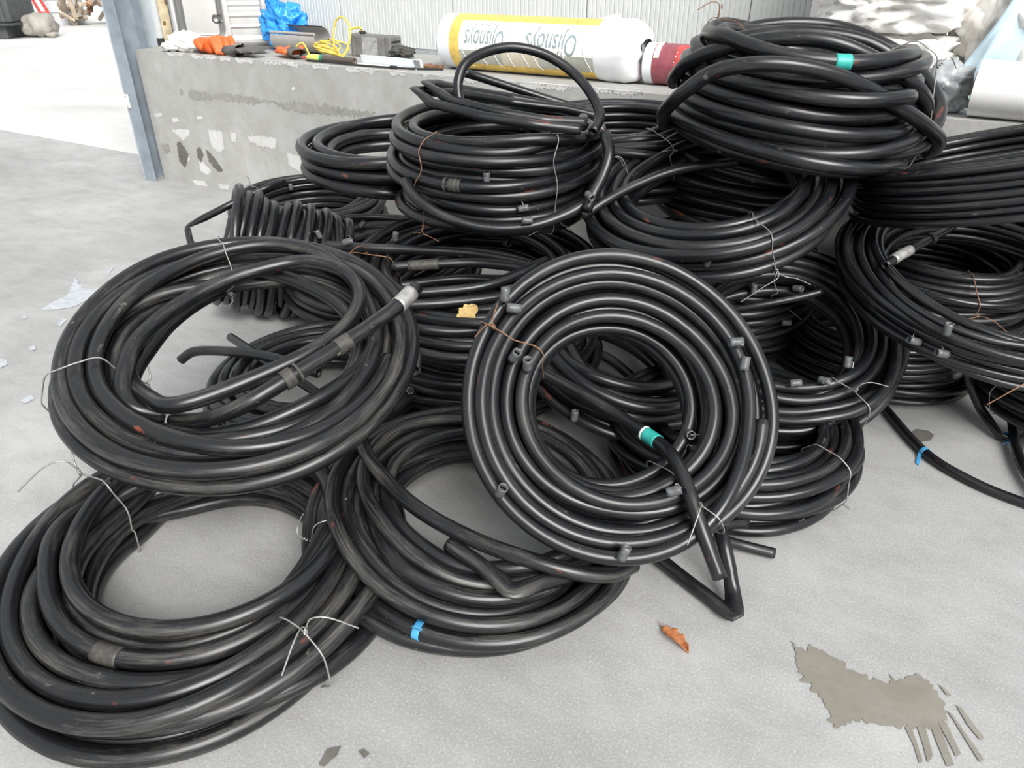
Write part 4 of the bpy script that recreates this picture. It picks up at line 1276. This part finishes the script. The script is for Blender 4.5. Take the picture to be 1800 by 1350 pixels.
# --- grey motor box
o = on_ledge('motor_box', 1.68, 0.56)
tag(o, 'dusty grey box shaped motor unit with pale plate on the kerb', 'motor')
box('housing', (0.27, 0.15, 0.135), (0.14, 0, 0.0675), M['box_grey'], o, bevel=0.012)
box('end_cover', (0.03, 0.16, 0.145), (0.005, 0, 0.0725), M['box_grey'], o, bevel=0.01)
box('end_cover', (0.05, 0.13, 0.12), (0.295, 0, 0.075), M['box_grey'], o, bevel=0.008)
box('rating_plate', (0.13, 0.004, 0.115), (0.155, -0.076, 0.068), M['plate'], o, bevel=0.001)
lathe('rear_knob', [(0.0, 0), (0.0, 0.022), (0.012, 0.024), (0.02, 0.018), (0.02, 0)], M['black_foot'], o, 16, 'Z', (0.02, 0.02, 0.135))
for zz in (0.03, 0.105):
    box('plate_screw', (0.008, 0.004, 0.008), (0.21, -0.0795, zz), M['wire'], o)
box('cooling_slot', (0.004, 0.09, 0.012), (0.321, 0, 0.10), M['black_foot'], o)
box('cooling_slot', (0.004, 0.09, 0.012), (0.321, 0, 0.07), M['black_foot'], o)
o = on_ledge('dark_rag', 2.05, 0.55)
tag(o, 'small crumpled dark rag beside the grey motor unit', 'rag')
crumple('cloth', (0.19, 0.12, 0.075), M['rag_dark'], o, 13, 0.8, 2.2)

# --- hand tool, brown tube, white strip, cable
o = on_ledge('hand_tool', 1.60, 0.13, 0, -0.05)
tag(o, 'lime green gripped hand tool with red tip and dark tube shaft', 'tool')
lathe('grip', [(0.0, 0.0), (0.0, 0.014), (0.03, 0.022), (0.09, 0.023), (0.12, 0.018), (0.125, 0.0)], M['lime'], o, 16, 'X', (0, 0, 0.024))
lathe('tip', [(-0.05, 0.0), (-0.045, 0.008), (0.0, 0.012), (0.0, 0.0)], M['red_bright'], o, 12, 'X', (0, 0, 0.018))
lathe('grip_collar', [(0.12, 0.0), (0.12, 0.021), (0.145, 0.021), (0.145, 0.0)], M['green'], o, 16, 'X', (0, 0, 0.024))
lathe('shaft_tube', [(0.145, 0.0), (0.145, 0.020), (0.42, 0.021), (0.42, 0.016), (0.40, 0.0)], M['brown_tube'], o, 16, 'X', (0, 0, 0.024))
o = on_ledge('plastic_strip', 2.0, 0.20, 0, -0.06)
tag(o, 'long white plastic angle strip lying along the kerb', 'strip')
box('upright_leaf', (0.50, 0.006, 0.055), (0.25, 0, 0.0275), M['white_strip'], o, (0.25, 0, 0))
box('flat_leaf', (0.50, 0.05, 0.005), (0.25, -0.03, 0.004), M['white_strip'], o)
for k in range(4):
    box('end_notch', (0.006, 0.002, 0.04), (0.445 + k * 0.012, -0.006, 0.03), M['box_grey'], o, (0.25, 0, 0))
o = on_ledge('rusty_rod', 2.48, 0.22, 0.013, -0.02)
tag(o, 'short rusty brown rod between the white strip and the film roll', 'rod')
lathe('rod_bar', [(0.0, 0.0), (0.0, 0.013), (0.14, 0.013), (0.14, 0.0)], M['rust_wire'], o, 12, 'X')
lathe('rod_collar', [(0.03, 0.0), (0.03, 0.0165), (0.05, 0.0165), (0.05, 0.0)], M['rust_wire'], o, 12, 'X')
o = on_ledge('thin_cable', 1.62, 0.09, 0.002)
tag(o, 'thin dark cable trailing along the edge of the kerb', 'cable')
cp = [(0.0, 0.01, 0.008), (0.25, -0.01, 0.008), (0.5, -0.02, 0.007), (0.72, -0.005, 0.007), (0.9, 0.04, 0.006), (1.02, 0.10, 0.006)]
tubes('cable_run', [(upsample(np.array(cp), 8), 0.006, None, 0, None)], M['black_foot'], o, 8)
lathe('cable_joint', [(0.0, 0.0), (0.0, 0.010), (0.05, 0.010), (0.05, 0.0)], M['black_foot'], o, 10, 'X', (0.70, -0.006, 0.009))

# --- big printed film roll
R = 0.152
o = on_ledge('film_roll', 2.60, 0.33, R + 0.001, -0.02)
tag(o, 'large printed plastic film roll with gold border and white label', 'film roll')
lathe('film_body', [(0.0, 0.04), (0.0, R * 0.93), (0.012, R), (1.22, R), (1.235, R * 0.95), (1.235, 0.04)], M['film'], o, 48, 'X')
lathe('core', [(-0.006, 0.036), (-0.006, 0.046), (1.242, 0.046), (1.242, 0.036)], M['card'], o, 24, 'X')
g = M['gold']
patch('gold_border', R + 0.0012, 0.10, 1.04, -0.9, 0.62, g, o)
patch('gold_border', R + 0.0012, 0.10, 0.17, 0.62, 2.3, g, o)
patch('gold_border', R + 0.0012, 0.10, 1.04, 2.3, 2.75, g, o)
patch('white_label', R + 0.0016, 0.17, 1.04, 0.62, 1.75, M['label'], o)
patch('lower_label', R + 0.0016, 0.17, 0.46, 1.75, 2.3, M['label_grey'], o)
patch('lower_label', R + 0.0016, 0.46, 0.70, 1.45, 2.3, M['label_beige'], o)
patch('lower_label', R + 0.0016, 0.70, 1.04, 1.75, 2.3, M['label_grey'], o)
curved_text('Ojisnoys', 0.165, M['ink'], o, 'script_print', R + 0.0028, 1.52, 0.62, True, 0.2, sx=0.56)
curved_text('Ojisnoys', 0.165, M['ink'], o, 'script_print', R + 0.0028, 1.52, 0.21, True, 0.2, sx=0.47)
curved_text('~ si ~', 0.05, plain('pale_ink', (0.5, 0.52, 0.5), 0.6), o, 'small_print', R + 0.0028, 0.82, 0.76, True, 0.2)
curved_text('~ si ~', 0.05, M['plate'], o, 'small_print', R + 0.0028, 0.82, 0.30, True, 0.2)
# glossy strands of stretch wrap
rg = random.Random(8)
for k in range(9):
    x = 0.22 + k * 0.095 + rg.uniform(-.02, .02)
    a0 = 1.5 + rg.uniform(-.1, .15)
    pts = [(x + 0.05 * (t - 0.5) * rg.choice((1, 1.4)), -(R + 0.002) * math.sin(a0 + t * 0.85), (R + 0.002) * math.cos(a0 + t * 0.85)) for t in np.linspace(0, 1, 8)]
    tubes('wrap_crease', [(np.array(pts), 0.0022, None, 0, None)], M['film_shine'], o, 5)
V, Fc = [], []
nseg = 40
for i, (x, r) in enumerate(((1.04, R + 0.003), (1.10, R + 0.006), (1.15, R + 0.004), (1.20, R + 0.010), (1.25, R - 0.004), (1.275, R - 0.03), (1.28, R - 0.08))):
    for k in range(nseg):
        a = 2 * PI * k / nseg
        rr = r + (0.006 * mnoise.noise(Vector((x * 9, math.cos(a) * 3, math.sin(a) * 3))) + 0.004 * math.sin(7 * a + i)) * min(1, i)
        z = rr * math.cos(a)
        V.append((x + 0.008 * math.sin(5 * a) * (i > 3), -rr * math.sin(a), max(z, -R - 0.0005)))
for i in range(6):
    for k in range(nseg):
        Fc.append((i * nseg + k, i * nseg + (k + 1) % nseg, (i + 1) * nseg + (k + 1) % nseg, (i + 1) * nseg + k))
pymesh('clear_wrapping', V, Fc, M['film_shine'], o, True)

# --- clear film roll lying behind it
o = on_ledge('clear_film_roll', 2.95, 0.60, 0.085, -0.12, 0, -0.24)
tag(o, 'slim clear film roll with brown cardboard core leaning behind the printed roll', 'film roll')
lathe('film_body', [(0.0, 0.03), (0.0, 0.072), (0.70, 0.072), (0.70, 0.03)], M['film'], o, 32, 'X')
lathe('core', [(-0.005, 0.026), (-0.005, 0.040), (0.712, 0.040), (0.712, 0.026), (0.60, 0.024)], M['card'], o, 24, 'X')

# --- dark red printed roll
R2 = 0.102
o = on_ledge('red_film_roll', 3.90, 0.31, R2 + 0.001, 0.0)
tag(o, 'dark red printed film roll with cream tape bands', 'film roll')
lathe('film_body', [(0.0, 0.03), (0.0, R2), (0.62, R2), (0.62, 0.03)], M['red_film'], o, 40, 'X')
patch('pale_film_end', R2 + 0.0008, -0.001, 0.05, -0.3, 2.8, M['film'], o)
patch('red_print', R2 + 0.0008, 0.17, 0.31, 0.3, 1.9, M['red_bright'], o)
patch('green_print', R2 + 0.0009, 0.15, 0.50, 1.9, 2.55, M['dark_green'], o)
patch('tape_band', R2 + 0.0016, 0.055, 0.085, -0.6, 1.2, M['cream_tape'], o)
patch('tape_band', R2 + 0.0018, 0.29, 0.325, -0.6, 2.75, M['cream_tape'], o)
V, Fc = [(0, 0, 0)], []
V = []
def disc_patch(name, R_, xc, ac, rx, ra, m_, grow):
    bm = bmesh.new()
    n = 28
    c = bm.verts.new((xc, -(R_ + grow) * math.sin(ac), (R_ + grow) * math.cos(ac)))
    prev_ring = None
    rings = []
    for q in (0.5, 1.0):
        ring = []
        for k in range(n):
            t = 2 * PI * k / n
            a = ac + ra * q * math.sin(t)
            ring.append(bm.verts.new((xc + rx * q * math.cos(t), -(R_ + grow) * math.sin(a), (R_ + grow) * math.cos(a))))
        rings.append(ring)
    for k in range(n):
        bm.faces.new((c, rings[0][k], rings[0][(k + 1) % n]))
        bm.faces.new((rings[0][k], rings[1][k], rings[1][(k + 1) % n], rings[0][(k + 1) % n]))
    return bmobj(name, bm, m_, o, True)
disc_patch('badge', R2, 0.42, 1.0, 0.075, 0.62, M['orange_print'], 0.0012)
disc_patch('badge_inner', R2, 0.42, 1.0, 0.055, 0.45, M['red_bright'], 0.0016)
disc_patch('badge_base', R2, 0.40, 1.72, 0.085, 0.22, plain('mauve_print', (0.45, 0.36, 0.38), 0.4), 0.0014)
curved_text('zunl', 0.075, M['print_white'], o, 'brand_print', R2 + 0.0026, 1.0, 0.335, False, 0.0, sx=0.95)
curved_text('000', 0.045, M['print_white'], o, 'size_print', R2 + 0.0026, 2.12, 0.345, False, 0.0, sx=1.15)
curved_text('yw-', 0.022, M['print_white'], o, 'small_print', R2 + 0.0026, 2.05, 0.235, False, 0.0)
rg = random.Random(5)
for k in range(22):
    x, a = rg.uniform(0.17, 0.28), rg.uniform(0.45, 1.8)
    bm = bmesh.new()
    bmesh.ops.create_icosphere(bm, subdivisions=1, radius=rg.uniform(0.002, 0.0045))
    bmesh.ops.translate(bm, vec=(x, -(R2 + 0.001) * math.sin(a), (R2 + 0.001) * math.cos(a)), verts=bm.verts)
    bmobj('print_dot', bm, M['print_white'], o)

# --- sacks, board and film at the right end of the kerb
M['sack'] = concrete('white_woven_sack', (0.82, 0.80, 0.76), (0.92, 0.91, 0.89), 3.0, 0.1, (0.7, 0.9), (0.40, 0.31, 0.21), 0.40, 0.2)
M['board_white'] = plain('white_board', (0.88, 0.87, 0.85), 0.5, var=0.03)
M['sheet'] = plain('pale_blue_film_sheet', (0.55, 0.70, 0.78), 0.15, var=0.2, scale=4, coat=0.5)
M['grey_film'] = plain('grey_film', (0.40, 0.42, 0.43), 0.2, var=0.25, scale=8, coat=0.3)
o = on_ledge('white_board', 4.62, 0.62, 0, 0.0, -0.10)
tag(o, 'plain white board leaning on the panel wall beside the sacks', 'board')
box('sheet_face', (0.42, 0.02, 1.3), (0.21, 0, 0.65), M['board_white'], o, bevel=0.003)
box('edge_strip', (0.02, 0.03, 1.3), (0.43, 0, 0.65), M['cream_tape'], o)
SL = ['crumpled white woven sack at the bottom of the sack stack', 'folded white woven sack with brown creases in the sack stack', 'bulging white woven sack on top of the folded sacks',
      'white woven sack slumped beside the film sheet', 'rumpled white sack over the top of the stack']
for i, (s, d, z, sx, sy, sz, sd) in enumerate(((5.02, 0.42, 0.002, 0.58, 0.42, 0.30, 21), (5.0, 0.42, 0.30, 0.58, 0.44, 0.28, 22), (5.08, 0.42, 0.58, 0.60, 0.44, 0.30, 23), (5.50, 0.52, 0.0, 0.34, 0.36, 0.62, 24), (5.15, 0.44, 0.88, 0.62, 0.44, 0.34, 25))):
    o = on_ledge('woven_sack', s, d, z, 0.2 * (i % 3 - 1))
    tag(o, SL[i], 'sack', 'white sacks on the kerb wall')
    crumple('sack_body', (sx, sy, sz), M['sack'], o, sd, 0.55, 1.5, 5, boxy=0.6)
    crumple('sack_mouth', (sx * 0.5, sy * 0.35, sz * 0.55), M['sack'], o, sd + 9, 0.5, 1.5, 4, loc=(-0.05 * (i % 2), -sy * 0.34, sz * 0.25))
o = on_ledge('white_film_roll', 5.44, 0.10, 0.115, -0.06)
tag(o, 'white film roll with brown cardboard core at the end of the kerb', 'film roll')
lathe('film_body', [(0.0, 0.035), (0.0, 0.112), (1.2, 0.112), (1.2, 0.035)], M['board_white'], o, 40, 'X')
lathe('core', [(-0.006, 0.052), (-0.006, 0.068), (0.1, 0.068), (0.1, 0.052), (-0.006, 0.052)], M['card'], o, 24, 'X')
o = on_ledge('film_sheet', 5.22, 0.16, 0.0, 0.0)
tag(o, 'loose grey and pale blue plastic film sheet draped from the sacks', 'film sheet')
V, Fc = [], []
for i in range(19):
    for j in range(27):
        u_, v_ = i / 18, j / 26
        x = 0.02 + 0.30 * u_ + 0.42 * v_ + 0.02 * math.sin(9 * u_ + 4 * v_)
        y = 0.06 + 0.16 * u_ + 0.12 * v_ + 0.03 * math.sin(7 * v_ + 5 * u_) + 0.035 * mnoise.noise(Vector((u_ * 3, v_ * 5, 2)))
        z = 0.012 + 0.95 * v_ ** 1.3 + 0.03 * mnoise.noise(Vector((u_ * 4, v_ * 6, 7))) * v_
        V.append((x, y, z))
for i in range(18):
    for j in range(26):
        a = i * 27 + j
        Fc.append((a, a + 27, a + 28, a + 1))
so = pymesh('draped_sheet', V, Fc, M['sheet'], o, True)
sm = so.modifiers.new('thickness', 'SOLIDIFY'); sm.thickness = 0.002
crumple('gathered_film', (0.24, 0.16, 0.20), M['grey_film'], o, 33, 0.8, 1.9, 4, loc=(0.10, 0.02, 0))

# ================================================================== the yard beyond the doorway
def yard_thing(name, x, y, rz=0.0, z=-0.02):
    return empty(name, (x, y, z), (0, 0, rz))

M['bin'] = plain('dark_grey_bin_steel', (0.055, 0.058, 0.06), 0.6, var=0.3, scale=4)
M['red_paint'] = plain('red_painted_steel', (0.50, 0.05, 0.035), 0.5, var=0.15)
M['barrel'] = plain('pale_barrel', (0.55, 0.57, 0.58), 0.5, var=0.08)
M['wood_brown'] = plain('scrap_wood_brown', (0.30, 0.16, 0.085), 0.85, var=0.4, scale=6)
M['wood_pale'] = plain('scrap_wood_pale', (0.56, 0.47, 0.36), 0.85, var=0.3, scale=6)
M['wood_grey'] = plain('scrap_wood_grey', (0.32, 0.27, 0.22), 0.85, var=0.4, scale=6)
M['bag'] = plain('white_blue_bulk_bag', (0.62, 0.67, 0.76), 0.7, var=0.15, scale=3)
M['rubble'] = concrete('rubble_block', (0.26, 0.24, 0.21), (0.36, 0.34, 0.30), 3, 0.3)

o = yard_thing('metal_bin', -11.75, 18.35, 0.06)
tag(o, 'dark steel bin with pale plank laid on top in the yard', 'bin')
box('bin_body', (1.7, 1.1, 0.50), (0, 0, 0.58), M['bin'], o, bevel=0.03)
box('rim', (1.78, 1.18, 0.05), (0, 0, 0.30), M['bin'], o)
box('plank', (1.6, 0.5, 0.09), (0.02, -0.25, 0.875), M['wood_pale'], o, bevel=0.01)
box('paper_strip', (0.11, 0.01, 0.30), (0.52, -0.56, 0.70), M['board_white'], o)
box('skid', (0.45, 0.9, 0.28), (-0.5, 0, 0.14), M['wood_grey'], o, bevel=0.02)
box('skid', (0.35, 0.9, 0.28), (0.45, 0, 0.14), M['bin'], o, bevel=0.02)
for xx in (-0.7, 0.0, 0.7):
    box('side_rib', (0.06, 0.04, 0.48), (xx, -0.56, 0.58), M['bin'], o)
o = yard_thing('rubble_block', -10.62, 18.45)
tag(o, 'rough concrete rubble lump beside the dark steel bin', 'rubble')
crumple('lump', (0.62, 0.6, 0.48), M['rubble'], o, 41, 0.5, 1.4, 3, boxy=0.5)
crumple('chip', (0.22, 0.2, 0.12), M['rubble'], o, 43, 0.5, 1.4, 2, boxy=0.5, loc=(0.30, -0.15, 0))
o = yard_thing('step_ladder', -12.05, 20.9, 0.3)
tag(o, 'red painted steel step ladder standing behind the dark bin', 'frame')
for s_ in (-1, 1):
    tubes('leg', [(np.array([(s_ * 0.10 + 0.30, 0, 0.0), (s_ * 0.08 + 0.05, 0, 0.8), (s_ * 0.06 - 0.2, 0, 1.7)]), 0.035, None, 0, None)], M['red_paint'], o, 8)
for zz in (0.35, 0.75, 1.15):
    tubes('rung', [(np.array([(-0.10 + 0.30 - zz * 0.29, 0, zz), (0.0 + 0.30 - zz * 0.29, 0, zz), (0.10 + 0.30 - zz * 0.29, 0, zz)]), 0.025, None, 0, None)], M['red_paint'], o, 8)
o = yard_thing('pale_barrel', -12.05, 22.3)
tag(o, 'pale plastic barrel behind the red step ladder', 'barrel')
lathe('drum', [(0.0, 0.0), (0.0, 0.42), (0.3, 0.46), (0.62, 0.46), (0.9, 0.42), (0.92, 0.0)], M['barrel'], o, 28, 'Z')
lathe('hoop', [(0.30, 0.45), (0.30, 0.48), (0.34, 0.48), (0.34, 0.45)], M['barrel'], o, 28, 'Z')
lathe('hoop', [(0.60, 0.45), (0.60, 0.48), (0.64, 0.48), (0.64, 0.45)], M['barrel'], o, 28, 'Z')

rg = random.Random(12)
for k in range(34):
    L_ = rg.uniform(0.35, 0.95)
    bm = bmesh.new()
    add_box(bm, (L_, rg.uniform(0.06, 0.16), rg.uniform(0.04, 0.10)), (0, 0, 0), None, 0.008)
    px = rg.uniform(-0.95, 0.62)
    pz = rg.uniform(0.08, 0.70) * (1 - 0.35 * abs(px))
    m_ = rg.choice(('wood_brown', 'wood_pale', 'wood_grey', 'wood_grey'))
    o = bmobj('scrap_plank', bm, M[m_])
    o.location = (-11.0 + px, 21.9 + rg.uniform(-0.5, 0.5), pz)
    o.rotation_euler = (rg.uniform(-.5, .5), rg.uniform(-1.2, 1.2), rg.uniform(-PI, PI))
    kind = {'wood_brown': 'reddish brown', 'wood_pale': 'pale', 'wood_grey': 'grey'}[m_]
    tag(o, f'{kind} piece of scrap timber in the yard woodpile', 'scrap wood', 'scrap timber pile in the yard')
for i, (x, y, sx, sz) in enumerate(((-9.75, 21.3, 1.15, 0.85), (-8.45, 22.6, 1.2, 1.0))):
    o = yard_thing('bulk_bag', x, y)
    tag(o, ('slumped white and blue bulk bag beside the woodpile', 'taller white bulk bag behind the slumped one')[i], 'bag', 'bulk bags in the yard')
    crumple('bag_body', (sx, 1.0, sz), M['bag'], o, 51 + i, 0.4, 1.3, 5, boxy=0.5)
    crumple('bag_neck', (sx * 0.45, 0.4, 0.25), M['bag'], o, 55 + i, 0.7, 2.0, 4, loc=(0.1, -0.1, sz * 0.85))

# ================================================================== leaves on the heap and on the floor
def leaf(name, label, p, L_, W_, rot, m_, curl, seed):
    o = empty(name, p, rot)
    tag(o, label, 'leaf')
    g = np.random.default_rng(seed)
    V, Fc = [], []
    n, k = 14, 7
    for i in range(n + 1):
        t = i / n
        w = W_ * math.sin(PI * min(1, t * 0.97 + 0.02)) ** 0.7 * (1 + 0.16 * math.sin(t * 23))
        for j in range(k):
            q = (j / (k - 1) - 0.5) * 2
            z = curl * (abs(q) ** 1.3) * w + 0.12 * L_ * math.sin(t * 5 + q * 2) * 0.35 + g.normal(0, 0.03) * W_
            V.append((L_ * (t - 0.5), q * w * (1 - 0.35 * curl), z))
    zm = min(v[2] for v in V)
    V = [(x, y, z - zm) for x, y, z in V]
    for i in range(n):
        for j in range(k - 1):
            a = i * k + j
            Fc.append((a, a + 1, a + k + 1, a + k))
    so = pymesh('blade', V, Fc, m_, o, True)
    sm = so.modifiers.new('thickness', 'SOLIDIFY'); sm.thickness = 0.0008
    mid = np.array([V[i * k + k // 2] for i in range(n + 1)]) + [0, 0, 0.0006]
    stalk = np.vstack([[(-L_ * 0.68, 0.01, mid[0][2] + 0.004)], mid])
    tubes('stalk', [(upsample(stalk, 2), 0.0011, None, 0, None)], m_, o, 5)
    return o
M['leaf_y'] = concrete('yellow_leaf', (0.42, 0.28, 0.10), (0.62, 0.50, 0.18), 22, 0.2, (0.5, 0.7), (0.35, 0.13, 0.07), 0.7)
M['leaf_b'] = concrete('dry_brown_leaf', (0.30, 0.085, 0.025), (0.55, 0.25, 0.10), 24, 0.2, (0.45, 0.7), (0.22, 0.06, 0.02), 0.7)
leaf('yellow_leaf', 'yellow leaf with reddish rim stuck among the coils', (-0.155, 2.354, 0.475), 0.085, 0.032, (0.9, -0.5, 0.4), M['leaf_y'], 0.25, 3)
leaf('dry_leaf', 'curled dry orange brown leaf lying on the floor', (0.425, 1.337, 0.001), 0.095, 0.026, (0, 0, -0.95), M['leaf_b'], 0.75, 5)
